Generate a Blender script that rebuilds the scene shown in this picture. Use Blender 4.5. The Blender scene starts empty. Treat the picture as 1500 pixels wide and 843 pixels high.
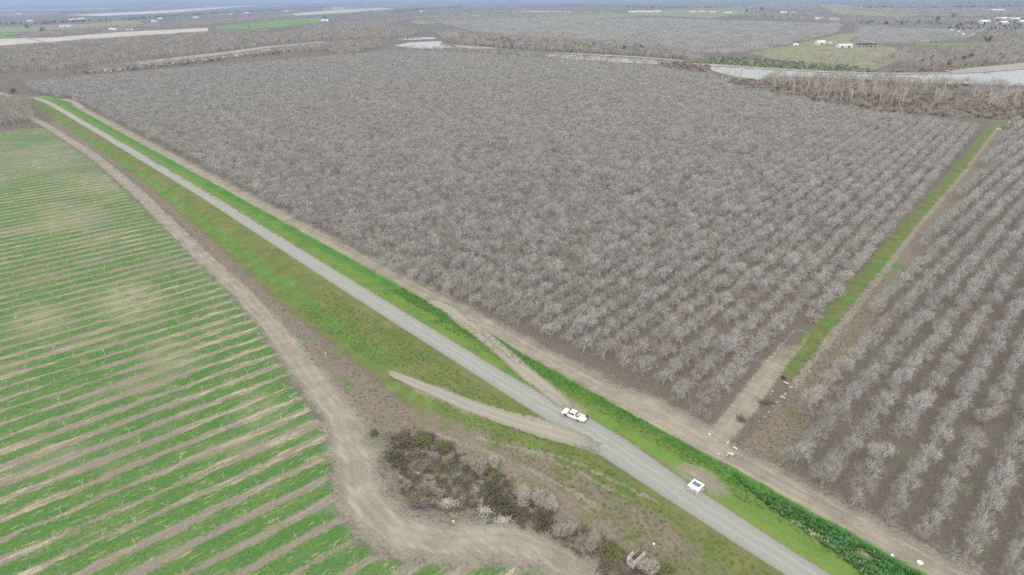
import bpy, math, random
import numpy as np
from mathutils import Vector, Matrix, Euler

random.seed(7); rng = np.random.default_rng(7)
sc = bpy.context.scene
COL = sc.collection

# ------------------------------------------------------------------ camera, sky, sun, exposure
CAM_H = 95.0
FPX, CXP, CYP = 870.0, 750.0, 421.5            # focal length and centre in photo pixels (1500 x 843)
PITCH = math.atan(423.75 / FPX); ROLL = math.radians(-0.63)
cam_d = bpy.data.cameras.new('camera'); cam = bpy.data.objects.new('camera', cam_d); COL.objects.link(cam)
cam_d.sensor_width = 36.0; cam_d.lens = FPX / 1500.0 * 36.0
cam_d.clip_start = 1.0; cam_d.clip_end = 60000.0
CAM_R = Euler((math.pi / 2 - PITCH, 0, 0)).to_matrix() @ Matrix.Rotation(ROLL, 3, 'Z')
cam.matrix_world = Matrix.Translation((0, 0, CAM_H)) @ CAM_R.to_4x4()
sc.camera = cam

SUN_EL, SUN_ROT = math.radians(48), math.radians(200)
world = bpy.data.worlds.new('World'); sc.world = world; world.use_nodes = True
wn = world.node_tree; wn.nodes.clear()
sky = wn.nodes.new('ShaderNodeTexSky'); sky.sky_type = 'NISHITA'; sky.sun_disc = False
sky.sun_elevation = SUN_EL; sky.sun_rotation = SUN_ROT
sky.air_density = 1.0; sky.dust_density = 6.0; sky.ozone_density = 1.0; sky.altitude = 50
bg = wn.nodes.new('ShaderNodeBackground'); bg.inputs['Strength'].default_value = 0.13
wo = wn.nodes.new('ShaderNodeOutputWorld')
cloud = wn.nodes.new('ShaderNodeMix'); cloud.data_type = 'RGBA'; cloud.inputs[0].default_value = .8   # closed pale cloud deck over the blue
cloud.inputs[7].default_value = (7.1, 6.9, 6.55, 1)
wn.links.new(sky.outputs[0], cloud.inputs[6]); wn.links.new(cloud.outputs[2], bg.inputs[0]); wn.links.new(bg.outputs[0], wo.inputs[0])
sun_d = bpy.data.lights.new('sun', 'SUN'); sun_d.energy = 0.9; sun_d.angle = math.radians(40); sun_d.color = (1.0, 0.94, 0.85)
sun = bpy.data.objects.new('sun', sun_d); COL.objects.link(sun)
# Nishita: rotation 0 puts the sun at +Y, growing clockwise
sdir = Vector((math.sin(SUN_ROT) * math.cos(SUN_EL), math.cos(SUN_ROT) * math.cos(SUN_EL), math.sin(SUN_EL)))
sun.rotation_euler = sdir.to_track_quat('Z', 'Y').to_euler()
sc.view_settings.view_transform = 'Standard'; sc.view_settings.look = 'None'
sc.view_settings.exposure = 0.64; sc.view_settings.gamma = 1.0; sc.view_settings.use_curve_mapping = False
sc.cycles.max_bounces = 5; sc.cycles.diffuse_bounces = 3; sc.cycles.volume_bounces = 0; sc.cycles.transparent_max_bounces = 12
HAZE_DENSITY = 1.2e-4
sc.cycles.use_denoising = False

# ------------------------------------------------------------------ survey frame: u runs along the levee road (away), v across it (to the big orchard)
AX = math.radians(133.2)
UX, UY = math.cos(AX), math.sin(AX)
VX, VY = math.sin(AX), -math.cos(AX)
def xy(u, v): return u * UX + v * VX, u * UY + v * VY
def uvw(x, y): return x * UX + y * UY, x * VX + y * VY
Rn = np.array(CAM_R)
def gp(px, py, z=0.0):
    """world x, y of a photo measurement that lies at height z"""
    d = Rn @ np.array([(px - CXP) / FPX, -(py - CYP) / FPX, -1.0])
    t = (z - CAM_H) / d[2]
    return d[0] * t, d[1] * t
def guv(px, py, z=0.0): return uvw(*gp(px, py, z))
def poly_xy(pts, z=0.0): return np.array([gp(a, b, z) for a, b in pts])
def poly_uv(pts, z=0.0): return np.array([guv(a, b, z) for a, b in pts])

def sdf_poly(P, x, y):
    """signed distance, positive inside"""
    x = np.asarray(x, float); y = np.asarray(y, float)
    best = np.full(x.shape, 1e18); inside = np.zeros(x.shape, bool); n = len(P)
    for i in range(n):
        ax, ay = P[i]; bx, by = P[(i + 1) % n]
        ex, ey = bx - ax, by - ay
        t = np.clip(((x - ax) * ex + (y - ay) * ey) / (ex * ex + ey * ey + 1e-12), 0, 1)
        best = np.minimum(best, (x - ax - t * ex) ** 2 + (y - ay - t * ey) ** 2)
        c = ((ay > y) != (by > y)) & (x < (bx - ax) * (y - ay) / (by - ay + 1e-18) + ax)
        inside ^= c
    d = np.sqrt(best)
    return np.where(inside, d, -d)
def dist_line(P, x, y):
    """distance to a polyline and the interpolated extra columns of P at the nearest point"""
    P = np.asarray(P, float)
    x = np.asarray(x, float); y = np.asarray(y, float)
    best = np.full(x.shape, 1e18); ext = np.zeros(x.shape + (P.shape[1] - 2,))
    for i in range(len(P) - 1):
        ax, ay = P[i, :2]; bx, by = P[i + 1, :2]
        ex, ey = bx - ax, by - ay
        t = np.clip(((x - ax) * ex + (y - ay) * ey) / (ex * ex + ey * ey + 1e-12), 0, 1)
        d = (x - ax - t * ex) ** 2 + (y - ay - t * ey) ** 2
        m = d < best
        best = np.where(m, d, best)
        for k in range(ext.shape[-1]):
            ext[..., k] = np.where(m, P[i, 2 + k] + t * (P[i + 1, 2 + k] - P[i, 2 + k]), ext[..., k])
    return np.sqrt(best), ext
def sstep(a, b, x):
    t = np.clip((x - a) / (b - a), 0, 1)
    return t * t * (3 - 2 * t)

# ------------------------------------------------------------------ relief
CROWN = 3.0
TOE_U = [-400, 20, 60, 100, 155, 194, 279, 421, 622, 900, 30000]
TOE_V = [62, 64, 64, 65, 66.5, 67, 72, 77, 76.5, 77, 77]
def ramp_pts(px, z): return np.array([(*guv(a, b, q), q) for (a, b), q in zip(px, z)])
RAMP_R = ramp_pts([(846, 607), (815, 583), (780, 555), (740, 519), (705, 490), (676, 470)], [3.0, 2.8, 2.2, 1.4, .6, .05])
RAMP_L = ramp_pts([(880, 656), (810, 634), (745, 614), (680, 592), (620, 567), (558, 541)], [3.0, 2.8, 2.3, 1.8, 1.3, .8])
HOLLOW = poly_uv([(560, 640), (600, 615), (680, 640), (760, 690), (850, 740), (960, 843), (1010, 900), (870, 900), (800, 800), (720, 760), (640, 760), (580, 730)])
STRIP_C = np.array([(43.5, 110), (45.5, 130), (49.3, 158), (52.4, 199), (61.7, 307), (69.9, 423), (86, 607)])
DITCH = np.array([(38.5, 116), (40, 135), (43, 165), (46.5, 202), (55, 310), (63, 425), (78, 600)])
def crown_r(u): return 92.4 + 3.4 * sstep(38, 50, u) * (1 - sstep(72, 95, u))
def height(u, v):
    u = np.asarray(u, float); v = np.asarray(v, float)
    toe = np.interp(u, TOE_U, TOE_V)
    left = CROWN * sstep(0, 1, np.clip((v - toe) / (82.6 - toe), 0, 1) * .88 + .06) 
    left = np.where(v <= toe, 0, (left - CROWN * sstep(0, 1, .06)) / (sstep(0, 1, .94) - sstep(0, 1, .06)))
    cr = crown_r(u)
    right = CROWN * (1 - np.clip((v - cr) / (105.2 - cr), 0, 1))
    h = np.where(v < 82.6, left, np.where(v > cr, right, CROWN))
    fade = 1 - sstep(830, 900, u)
    h = h * fade
    for R in (RAMP_R, RAMP_L):
        d, e = dist_line(R, u, v)
        w = 1 - sstep(2.2, 5.0, d)
        h = h + (e[..., 0] - h) * w * np.where(h < 2.995, 1, 0)
    s = sdf_poly(HOLLOW, u, v)
    h = h - 1.4 * sstep(-1.5, 5, s) * (h < 1.2)
    d, _ = dist_line(DITCH, u, v)
    h = h - 1.0 * (1 - sstep(1.0, 4.5, d)) * sstep(107, 114, v)
    mic = .07 * np.sin(u * .31 + 1.3 * np.sin(v * .17)) * np.sin(v * .27 + .9) + .05 * np.sin(u * .83 + v * .41)
    onroad = (v > 82.6) & (v < cr)
    return h + np.where(onroad, 0, mic)
def hxy(x, y): return float(height(*uvw(x, y)))
def on_ground(px, py, z0=0.0):
    z = z0
    for _ in range(5):
        x, y = gp(px, py, z); z = hxy(x, y)
    return x, y, z

# ------------------------------------------------------------------ materials
MATS = {}
class NT:
    def __init__(s, m):
        s.t = m.node_tree; s.n = s.t.nodes; s.l = s.t.links
    def node(s, kind, **kw):
        k = s.n.new(kind)
        for a, b in kw.items(): setattr(k, a, b)
        return k
    def put(s, sock, v):
        if isinstance(v, bpy.types.NodeSocket): s.l.new(v, sock)
        elif v is not None: sock.default_value = v
    def math(s, op, a, b=None, c=None, clamp=False):
        k = s.node('ShaderNodeMath', operation=op, use_clamp=clamp)
        for i, q in enumerate((a, b, c)):
            if q is not None: s.put(k.inputs[i], q)
        return k.outputs[0]
    def mix(s, f, a, b):
        k = s.node('ShaderNodeMix', data_type='RGBA')
        s.put(k.inputs[0], f)
        for i, q in ((6, a), (7, b)):
            s.put(k.inputs[i], (*q, 1) if isinstance(q, tuple) and len(q) == 3 else q)
        return k.outputs[2]
    def noise(s, scale, detail=3, rough=.6, vec=None, dist=0.0):
        k = s.node('ShaderNodeTexNoise'); k.inputs['Scale'].default_value = scale
        k.inputs['Detail'].default_value = detail; k.inputs['Roughness'].default_value = rough; k.inputs['Distortion'].default_value = dist
        if vec is not None: s.l.new(vec, k.inputs['Vector'])
        return k.outputs[0]
    def attr(s, name): return s.node('ShaderNodeAttribute', attribute_name=name).outputs['Fac']
    def step(s, x, a, b):
        k = s.node('ShaderNodeMapRange', interpolation_type='SMOOTHSTEP')
        s.put(k.inputs[0], x); s.put(k.inputs[1], a); s.put(k.inputs[2], b)
        return k.outputs[0]
    def pos(s):
        return s.node('ShaderNodeNewGeometry').outputs['Position']
    def xform(s, vec, scale=(1, 1, 1), rot=0.0):
        """position turned into the frame of a direction (rot), then scaled"""
        a = s.node('ShaderNodeVectorRotate', rotation_type='Z_AXIS'); s.l.new(vec, a.inputs['Vector']); a.inputs['Angle'].default_value = -rot
        b = s.node('ShaderNodeVectorMath', operation='MULTIPLY'); s.l.new(a.outputs[0], b.inputs[0]); b.inputs[1].default_value = scale
        return b.outputs[0]
def new_mat(name):
    m = bpy.data.materials.new(name); m.use_nodes = True
    t = NT(m); t.n.clear()
    out = t.node('ShaderNodeOutputMaterial'); bs = t.node('ShaderNodeBsdfPrincipled')
    bs.inputs['Specular IOR Level'].default_value = .2
    t.l.new(bs.outputs[0], out.inputs[0]); t.out = out; t.bs = bs; t.m = m
    MATS[name] = m
    return t
def simple(name, c1, c2=None, scale=3.0, rough=.85, metal=0.0, bump=0.0, per_object=0.0):
    t = new_mat(name); bs = t.bs
    bs.inputs['Roughness'].default_value = rough; bs.inputs['Metallic'].default_value = metal
    if c2 is None: c2 = tuple(x * .82 for x in c1)
    tc = t.node('ShaderNodeTexCoord').outputs['Object']
    f = t.step(t.noise(scale, 4, .65, tc), .35, .65)
    c = t.mix(f, c1, c2)
    if per_object:
        r = t.node('ShaderNodeObjectInfo').outputs['Random']
        k = t.node('ShaderNodeHueSaturation'); t.l.new(c, k.inputs['Color'])
        v = t.math('MULTIPLY_ADD', r, 2 * per_object, 1 - per_object); t.l.new(v, k.inputs['Value'])
        s_ = t.math('MULTIPLY_ADD', r, -.5, 1.2); t.l.new(s_, k.inputs['Saturation'])
        c = k.outputs[0]
    t.l.new(c, bs.inputs['Base Color'])
    if bump:
        b = t.node('ShaderNodeBump'); b.inputs['Strength'].default_value = bump; b.inputs['Distance'].default_value = .05
        t.l.new(t.noise(scale * 4, 3, .6, tc), b.inputs['Height']); t.l.new(b.outputs[0], bs.inputs['Normal'])
    return t.m

BARK = simple('pale_grey_bark', (.42, .415, .40), (.30, .295, .285), 1.2, .9, per_object=.24)
BARK2 = simple('twig_bark', (.47, .46, .44), (.345, .335, .32), .9, .9, per_object=.17)
TRUNKM = simple('dark_trunk_bark', (.22, .19, .165), (.13, .115, .10), 3, .95)
RIVERBARK = simple('riverside_twigs', (.43, .38, .32), (.29, .275, .235), .25, .9, per_object=.3)
PALEBARK = simple('pale_sapling_bark', (.52, .48, .42), (.40, .36, .31), 1, .9, per_object=.15)
REDTWIG = simple('reddish_twigs', (.40, .315, .275), (.30, .25, .215), .7, .9, per_object=.25)
EVERGREEN = simple('evergreen_leaves', (.075, .095, .065), (.05, .07, .05), .8, .8, per_object=.3)
WILLOW = simple('olive_twigs_budding', (.22, .24, .085), (.17, .19, .08), 1.5, .85)
BRAMBLE = simple('bramble_leaves', (.10, .125, .065), (.17, .145, .10), 1.2, .8)
BRAMBLE_R = simple('dry_bramble_stems', (.23, .18, .15), (.16, .13, .11), 1.2, .9)
GREYSTICK = simple('weathered_cut_branches', (.52, .48, .43), (.34, .31, .275), 2, .9)
STRAW = simple('dry_straw_stems', (.36, .31, .21), (.26, .22, .15), 2, .95)
LEAFM = simple('weed_leaves', (.055, .175, .05), (.09, .235, .07), 1.2, .7, per_object=.3)
FLOWERM = simple('white_flower_heads', (.55, .62, .50), (.38, .47, .33), 2, .8)
GRASSM = simple('grass_blades', (.07, .18, .02), (.10, .17, .03), .5, .8, per_object=.35)
GRASSO = simple('olive_grass_blades', (.17, .19, .06), (.21, .19, .09), .5, .85, per_object=.35)
WHITE_PAINT = simple('white_car_paint', (.82, .82, .82), (.78, .78, .78), 1, .25)
GLASS = simple('dark_tinted_glass', (.015, .018, .022), (.02, .022, .026), 1, .08)
RUBBER = simple('black_tyre_rubber', (.025, .025, .025), (.04, .038, .035), 6, .85)
ALLOY = simple('alloy_wheel_metal', (.35, .35, .36), (.28, .28, .29), 4, .35, .8)
BLACKPL = simple('black_plastic', (.03, .03, .032), (.045, .045, .045), 4, .6)
CHROME = simple('bumper_chrome', (.6, .6, .6), (.5, .5, .5), 4, .25, .9)
REDL = simple('red_lamp_lens', (.4, .02, .02), (.3, .02, .02), 4, .2)
CLEARL = simple('clear_lamp_lens', (.7, .7, .7), (.6, .6, .62), 4, .15)
NAVY = simple('navy_cloth', (.02, .025, .05), (.03, .035, .065), 4, .9)
JEANS = simple('dark_denim', (.03, .04, .07), (.05, .06, .09), 4, .9)
SKIN = simple('skin', (.45, .28, .2), (.4, .25, .18), 4, .6)
HAIR = simple('dark_hair', (.02, .015, .012), (.03, .02, .015), 8, .7)
WHITE_METAL = simple('white_painted_metal', (.80, .80, .77), (.70, .70, .66), 2, .5)
PANEL = simple('solar_cells', (.10, .15, .22), (.14, .20, .28), 5, .2)
GALV = simple('galvanised_pipe', (.60, .61, .60), (.48, .49, .48), 4, .45, .3)
CONCRETE = simple('weathered_concrete', (.40, .385, .35), (.29, .275, .25), 2, .9, bump=.3)
PVC = simple('white_plastic_pipe', (.82, .81, .78), (.70, .69, .65), 3, .5)
WOODB = simple('weathered_board', (.38, .32, .25), (.27, .22, .17), 2, .9)
RUST = simple('rusty_iron', (.11, .06, .04), (.06, .04, .03), 5, .85)
STONE = simple('broken_concrete_rubble', (.42, .38, .33), (.30, .26, .22), 2, .95, bump=.4)
TANWALL = simple('tan_wall', (.45, .40, .33), (.38, .33, .28), .3, .9)
WHITEWALL = simple('white_wall', (.72, .72, .70), (.62, .62, .60), .3, .8)
WHITEROOF = simple('pale_sheet_roof', (.78, .79, .80), (.68, .69, .70), .2, .5)
GREYROOF = simple('grey_shingle_roof', (.28, .29, .31), (.22, .225, .24), .3, .85)
REDROOF = simple('rust_red_roof', (.30, .13, .09), (.22, .10, .075), .3, .85)
BROWNROOF = simple('dark_brown_roof', (.07, .045, .04), (.05, .035, .03), .3, .85)
TEALROOF = simple('pale_teal_roof', (.45, .58, .55), (.4, .5, .48), .3, .6)
DOORM = simple('dark_door_opening', (.05, .05, .055), (.04, .04, .04), 1, .8)
TANKM = simple('tank_paint', (.7, .7, .68), (.6, .6, .58), 1, .6)
ORANGE = simple('orange_soil_heap', (.32, .17, .10), (.26, .14, .09), .3, .95)
SANDM = simple('gravel_bar', (.36, .335, .30), (.27, .25, .22), .05, .95)
FIELD_PALE = simple('pale_bare_field', (.50, .45, .40), (.42, .375, .33), .01, .95)
FIELD_BLOSSOM = simple('blossoming_orchard_canopy', (.66, .60, .58), (.52, .46, .44), .02, .95)
FIELD_GREEN = simple('winter_cereal_field', (.11, .25, .04), (.14, .22, .06), .008, .95)
FIELD_DULLGREEN = simple('rough_pasture', (.15, .20, .08), (.27, .235, .16), .03, .95)
FIELD_BROWN = simple('bare_brown_orchard_floor', (.19, .155, .145), (.145, .12, .115), .01, .95)
FIELD_GREY = simple('grey_orchard_floor', (.20, .185, .19), (.165, .15, .155), .02, .95)
BANKGREEN = simple('green_river_bank', (.08, .17, .06), (.13, .16, .08), .05, .95)
HILLM = simple('far_hill_scrub', (.10, .11, .085), (.14, .135, .10), .002, .95)
TARM = simple('country_road', (.35, .34, .33), (.28, .27, .265), .1, .9)

# ------------------------------------------------------------------ mesh helpers
class MB:
    def __init__(s): s.v = []; s.f = []
    def box(s, c, size, rz=0.0, top=None, ry=0.0):
        x, y, z = (a / 2 for a in size); k = top or (1, 1)
        pts = [(-x, -y, -z), (x, -y, -z), (x, y, -z), (-x, y, -z), (-x * k[0], -y * k[1], z), (x * k[0], -y * k[1], z), (x * k[0], y * k[1], z), (-x * k[0], y * k[1], z)]
        m = Matrix.Rotation(rz, 3, 'Z') @ Matrix.Rotation(ry, 3, 'Y'); b = len(s.v); c = Vector(c)
        s.v += [tuple(c + m @ Vector(p)) for p in pts]
        s.f += [tuple(b + i for i in q) for q in ((3, 2, 1, 0), (4, 5, 6, 7), (0, 1, 5, 4), (1, 2, 6, 5), (2, 3, 7, 6), (3, 0, 4, 7))]
        return s
    def tube(s, pts, rad, n=6, cap=True):
        pts = [Vector(p) for p in pts]; b = len(s.v)
        d0 = (pts[1] - pts[0]).normalized()
        ref = Vector((0, 0, 1)) if abs(d0.z) < .9 else Vector((1, 0, 0))
        for i, p in enumerate(pts):
            d = (pts[min(i + 1, len(pts) - 1)] - pts[max(i - 1, 0)])
            d = d.normalized() if d.length > 1e-9 else d0
            a = d.cross(ref); a = a.normalized() if a.length > 1e-6 else Vector((1, 0, 0)); c = d.cross(a)
            r = rad[i] if hasattr(rad, '__len__') else rad
            for k in range(n):
                t = 2 * math.pi * k / n
                s.v.append(tuple(p + a * (r * math.cos(t)) + c * (r * math.sin(t))))
        for i in range(len(pts) - 1):
            for k in range(n):
                q = (k + 1) % n
                s.f.append((b + i * n + k, b + i * n + q, b + (i + 1) * n + q, b + (i + 1) * n + k))
        if cap:
            s.f.append(tuple(b + k for k in range(n))[::-1]); e = b + (len(pts) - 1) * n
            s.f.append(tuple(e + k for k in range(n)))
        return s
    def prism(s, prof, y0, y1, taper=None):
        """profile in x,z extruded along y"""
        n = len(prof); b = len(s.v)
        s.v += [(x, y0, z) for x, z in prof] + [(x, y1, z) for x, z in prof]
        for i in range(n):
            j = (i + 1) % n; s.f.append((b + i, b + j, b + n + j, b + n + i))
        s.f.append(tuple(range(b, b + n))[::-1]); s.f.append(tuple(range(b + n, b + 2 * n)))
        return s
    def quad(s, *p):
        b = len(s.v); s.v += [tuple(q) for q in p]; s.f.append(tuple(range(b, b + len(p)))); return s
    def mesh(s, name, mat, smooth=False):
        me = bpy.data.meshes.new(name); me.from_pydata(s.v, [], s.f); me.update()
        for m in (mat if isinstance(mat, (list, tuple)) else [mat]): me.materials.append(m)
        if smooth: me.polygons.foreach_set('use_smooth', [True] * len(me.polygons))
        return me
    def build(s, name, mat, parent=None, smooth=False, bevel=0.0):
        o = bpy.data.objects.new(name, s.mesh(name, mat, smooth)); COL.objects.link(o); o.parent = parent
        if bevel:
            md = o.modifiers.new('bevel', 'BEVEL'); md.width = bevel; md.segments = 2; md.limit_method = 'ANGLE'
        return o
def link(name, me, parent=None):
    o = bpy.data.objects.new(name, me); COL.objects.link(o); o.parent = parent; return o
def empty(name, loc, rz=0.0, s=1.0):
    o = bpy.data.objects.new(name, None); COL.objects.link(o); o.location = loc; o.rotation_euler = (0, 0, rz); o.scale = (s, s, s)
    o.empty_display_size = .3
    return o
def tag(o, label=None, cat=None, group=None, kind=None):
    if label: o['label'] = label
    if cat: o['category'] = cat
    if group: o['group'] = group
    if kind: o['kind'] = kind
    return o
def nth(n):
    w = {1: 'first', 2: 'second', 3: 'third', 4: 'fourth', 5: 'fifth', 6: 'sixth', 7: 'seventh', 8: 'eighth', 9: 'ninth', 10: 'tenth'}
    if n in w: return w[n]
    return '%d%s' % (n, 'th' if 10 < n % 100 < 14 else {1: 'st', 2: 'nd', 3: 'rd'}.get(n % 10, 'th'))

def scatter(name, pts, variants, label, cat, smin=.85, smax=1.15, scales=None, tilt=0.0, align=None, stretch=None):
    """ONE object: points that carry instances of the variant meshes"""
    pts = np.asarray(pts, float); n = len(pts)
    me = bpy.data.meshes.new(name); me.vertices.add(n); me.vertices.foreach_set('co', pts.ravel())
    def at(nm, typ, arr, key='value'):
        a = me.attributes.new(nm, typ, 'POINT'); a.data.foreach_set(key, np.ascontiguousarray(arr).ravel())
    rot = np.zeros((n, 3)); rot[:, 2] = rng.uniform(0, 6.283, n)
    if align is not None: rot[:, 2] = np.asarray(align) + math.pi * rng.integers(0, 2, n) + rng.normal(0, .35, n)
    if tilt: rot[:, :2] = rng.normal(0, tilt, (n, 2))
    at('rot', 'FLOAT_VECTOR', rot.astype(np.float32), 'vector')
    s_ = rng.uniform(smin, smax, n) if scales is None else np.asarray(scales)
    s_ = s_[:, None] * (np.ones((n, 3)) if stretch is None else np.asarray(stretch))
    at('sca', 'FLOAT_VECTOR', s_.astype(np.float32), 'vector'); at('pick', 'INT', rng.integers(0, len(variants), n).astype(np.int32))
    o = bpy.data.objects.new(name, me); COL.objects.link(o)
    coll = bpy.data.collections.new(name + '_variants')
    for i, vm in enumerate(variants):
        coll.objects.link(bpy.data.objects.new('%s_variant_%02d' % (name, i), vm))
    g = bpy.data.node_groups.new(name + '_scatter', 'GeometryNodeTree')
    g.interface.new_socket('Geometry', in_out='INPUT', socket_type='NodeSocketGeometry')
    g.interface.new_socket('Geometry', in_out='OUTPUT', socket_type='NodeSocketGeometry')
    N, L = g.nodes, g.links
    gi, go = N.new('NodeGroupInput'), N.new('NodeGroupOutput'); iop = N.new('GeometryNodeInstanceOnPoints')
    ci = N.new('GeometryNodeCollectionInfo'); ci.inputs['Collection'].default_value = coll
    ci.inputs['Separate Children'].default_value = True; ci.inputs['Reset Children'].default_value = True
    def na(nm, ty):
        k = N.new('GeometryNodeInputNamedAttribute'); k.data_type = ty; k.inputs['Name'].default_value = nm; return k.outputs['Attribute']
    iop.inputs['Pick Instance'].default_value = True
    L.new(gi.outputs[0], iop.inputs['Points']); L.new(ci.outputs[0], iop.inputs['Instance'])
    L.new(na('pick', 'INT'), iop.inputs['Instance Index'])
    e2r = N.new('FunctionNodeEulerToRotation'); L.new(na('rot', 'FLOAT_VECTOR'), e2r.inputs[0]); L.new(e2r.outputs[0], iop.inputs['Rotation'])
    L.new(na('sca', 'FLOAT_VECTOR'), iop.inputs['Scale']); L.new(iop.outputs[0], go.inputs[0])
    md = o.modifiers.new('scatter', 'NODES'); md.node_group = g
    return tag(o, label, cat, kind='stuff')

# ------------------------------------------------------------------ ground
def axis(lo, a, b, hi, step, grow):
    c = list(np.arange(a, b, step)); d = step; x = c[-1]
    while x < hi: d = step + (x - b) * grow if x > b else step; x += max(d, step); c.append(x)
    x = c[0]; back = []
    while x > lo: x -= step + (a - x) * .06; back.append(x)
    return np.array(back[::-1] + c)
GU = axis(-600, -12, 150, 26000, .8, .021)
GV = axis(-600, 26, 122, 26000, .8, .021)
UU, VV = np.meshgrid(GU, GV, indexing='ij')
ZZ = height(UU, VV)
ZZ[(np.abs(UU) > 3000) | (np.abs(VV) > 3000)] = 0
XX, YY = xy(UU, VV)
nu, nv = UU.shape
gm = bpy.data.meshes.new('ground')
gm.vertices.add(nu * nv); gm.vertices.foreach_set('co', np.stack([XX, YY, ZZ], -1).astype(np.float32).ravel())
i0 = (np.arange(nu - 1)[:, None] * nv + np.arange(nv - 1)[None, :]).ravel()
quads = np.stack([i0, i0 + 1, i0 + nv + 1, i0 + nv], -1)[:, ::-1]
nq = len(quads)
gm.loops.add(nq * 4); gm.loops.foreach_set('vertex_index', quads.astype(np.int32).ravel())
gm.polygons.add(nq); gm.polygons.foreach_set('loop_start', (np.arange(nq) * 4).astype(np.int32))
gm.polygons.foreach_set('use_smooth', np.ones(nq, bool)); gm.update(calc_edges=True)

# ---- what grows where
FIELD_E = np.array([guv(a, b) for a, b in [(65, 187), (130, 232), (230, 322), (330, 422), (385, 484), (430, 566), (480, 630), (488, 700), (500, 745), (525, 790), (570, 822), (690, 822), (800, 830), (850, 860), (900, 930)]])
FIELD = np.vstack([FIELD_E, [(-100, 40), (-100, -400), (640, -400)], [guv(-300, 222), guv(0, 193)]])
f_sd = sdf_poly(FIELD, UU, VV)
far = (UU > 1200) | (VV > 1200)
toe = np.interp(UU, TOE_U, TOE_V); cr = crown_r(UU)
lev = (UU < 870)
a_field = np.clip(.5 + f_sd / 11, 0, 1)
# right bank: bright low, duller near the road
t_r = (VV - cr) / (105.2 - cr)
a_bright = (.86 + .14 * sstep(.35, .6, t_r)) * sstep(-.40, -.25, t_r) * (1 - sstep(.97, 1.06, t_r)) * lev
a_yel = (1 - sstep(.35, .72, t_r)) * sstep(-.6, -.3, t_r) * lev
a_olive = sstep(-.9, -.85, t_r) * (1 - sstep(.55, .8, t_r)) * lev
near_bank = 1 - sstep(120, 220, UU)
a_bright = np.maximum(a_bright, sstep(.02, .12, t_r) * (1 - sstep(.97, 1.06, t_r)) * lev * (1 - near_bank) * .93)
t_l = (VV - toe) / (83.4 - toe)
a_olive = np.maximum(a_olive, sstep(-.04, .12, t_l) * (1 - sstep(1.25, 1.3, t_l)) * lev)
mid = sstep(.05, .25, t_l) * (1 - sstep(.45, .75, t_l)) * lev * sstep(95, 140, UU)
a_bright = np.maximum(a_bright, mid * .52)
d_s, _ = dist_line(STRIP_C, UU, VV)
a_bright = np.maximum(a_bright, (1 - sstep(.6, 3.4, d_s)) * .32 * sstep(148, 175, VV))
a_olive = np.maximum(a_olive, (1 - sstep(2.5, 4.5, d_s)) * sstep(140, 160, VV))
for px, py, r in [(1305, 385, 6), (1290, 398, 5), (1325, 355, 3.5), (1365, 308, 4.5), (1408, 260, 4), (1250, 440, 4), (1215, 475, 3), (1462, 181, 10)]:
    cu, cv = guv(px, py); d = np.hypot(UU - cu, VV - cv)
    a_bright = np.maximum(a_bright, .72 * (1 - sstep(r * .3, r * 1.3, d)))
for px, py, r, k in [(665, 685, 3.5, .55), (543, 640, 3, .5), (470, 545, 2.5, .5), (440, 500, 2.5, .5), (510, 560, 2.5, .45)]:
    cu, cv = guv(px, py); d = np.hypot((UU - cu) * .5, VV - cv)
    a_bright = np.maximum(a_bright, k * (1 - sstep(r * .5, r * 1.15, d)))
d, _ = dist_line(poly_uv([(560, 556), (640, 596), (720, 628), (790, 660)], 1.0), UU, VV); a_bright = np.maximum(a_bright, .4 * (1 - sstep(.5, 4, d)))
# bare dirt
TRACK_L = np.vstack([[guv(a, b) for a, b in [(30, 165), (70, 185), (140, 230), (205, 285), (285, 365), (355, 430), (400, 480), (450, 545), (500, 610), (520, 670), (530, 730), (570, 775), (650, 795), (740, 790), (810, 812), (870, 845), (920, 900)]]])
d_t, _ = dist_line(TRACK_L, UU, VV)
wt = np.interp(UU, [30, 90, 140, 200, 700], [1.0, 1.0, .8, .6, .6])
a_dirt = .80 * (1 - sstep(.2, 9.0, d_t / wt))
head = .78 * sstep(104.6, 106.2, VV) * (1 - sstep(107, 117, VV)) * sstep(-300, -200, UU) * (1 - sstep(760, 800, UU))
head = np.maximum(head, sstep(104.6, 105.6, VV) * (1 - sstep(110, 119, VV)) * .95 * sstep(44, 52, UU) * (1 - sstep(66, 84, UU)))
a_dirt = np.maximum(a_dirt, head)
lane = np.array([(47.5, 108), (49.5, 128), (52.5, 150), (55, 175)]); d_ln, _ = dist_line(lane, UU, VV)
a_dirt = np.maximum(a_dirt, (1 - sstep(.8, 4.4, d_ln)) * .8 * (1 - sstep(150, 176, VV)))
d_se, _ = dist_line(STRIP_C - np.array([3.4, 0]), UU, VV)
a_dirt = np.maximum(a_dirt, (1 - sstep(.3, 2.0, d_se)) * .5 * sstep(140, 150, VV))
bx = np.array([guv(1030, 705, 2.6)])[0]
a_dirt = np.maximum(a_dirt, (1 - sstep(1.0, 6.0, np.hypot((UU - bx[0]) * .6, VV - bx[1] - .8))) * .62)
rutd = np.minimum(np.minimum(d_t, np.abs(VV - 107.6 - .5 * np.sin(UU * .06)) + 50 * (UU < -100)), d_ln + .0)
ruts = np.zeros_like(UU)
for poly in ([(700, 640), (780, 668), (850, 700), (920, 740)], [(640, 628), (730, 665), (800, 702), (880, 748)], [(740, 655), (830, 680), (900, 715), (960, 745)]):
    dr, _ = dist_line(poly_uv(poly, 1.0), UU, VV); ruts = np.maximum(ruts, 1 - sstep(.1, .9, dr))
a_dirt = np.maximum(a_dirt, ruts * .5)
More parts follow.
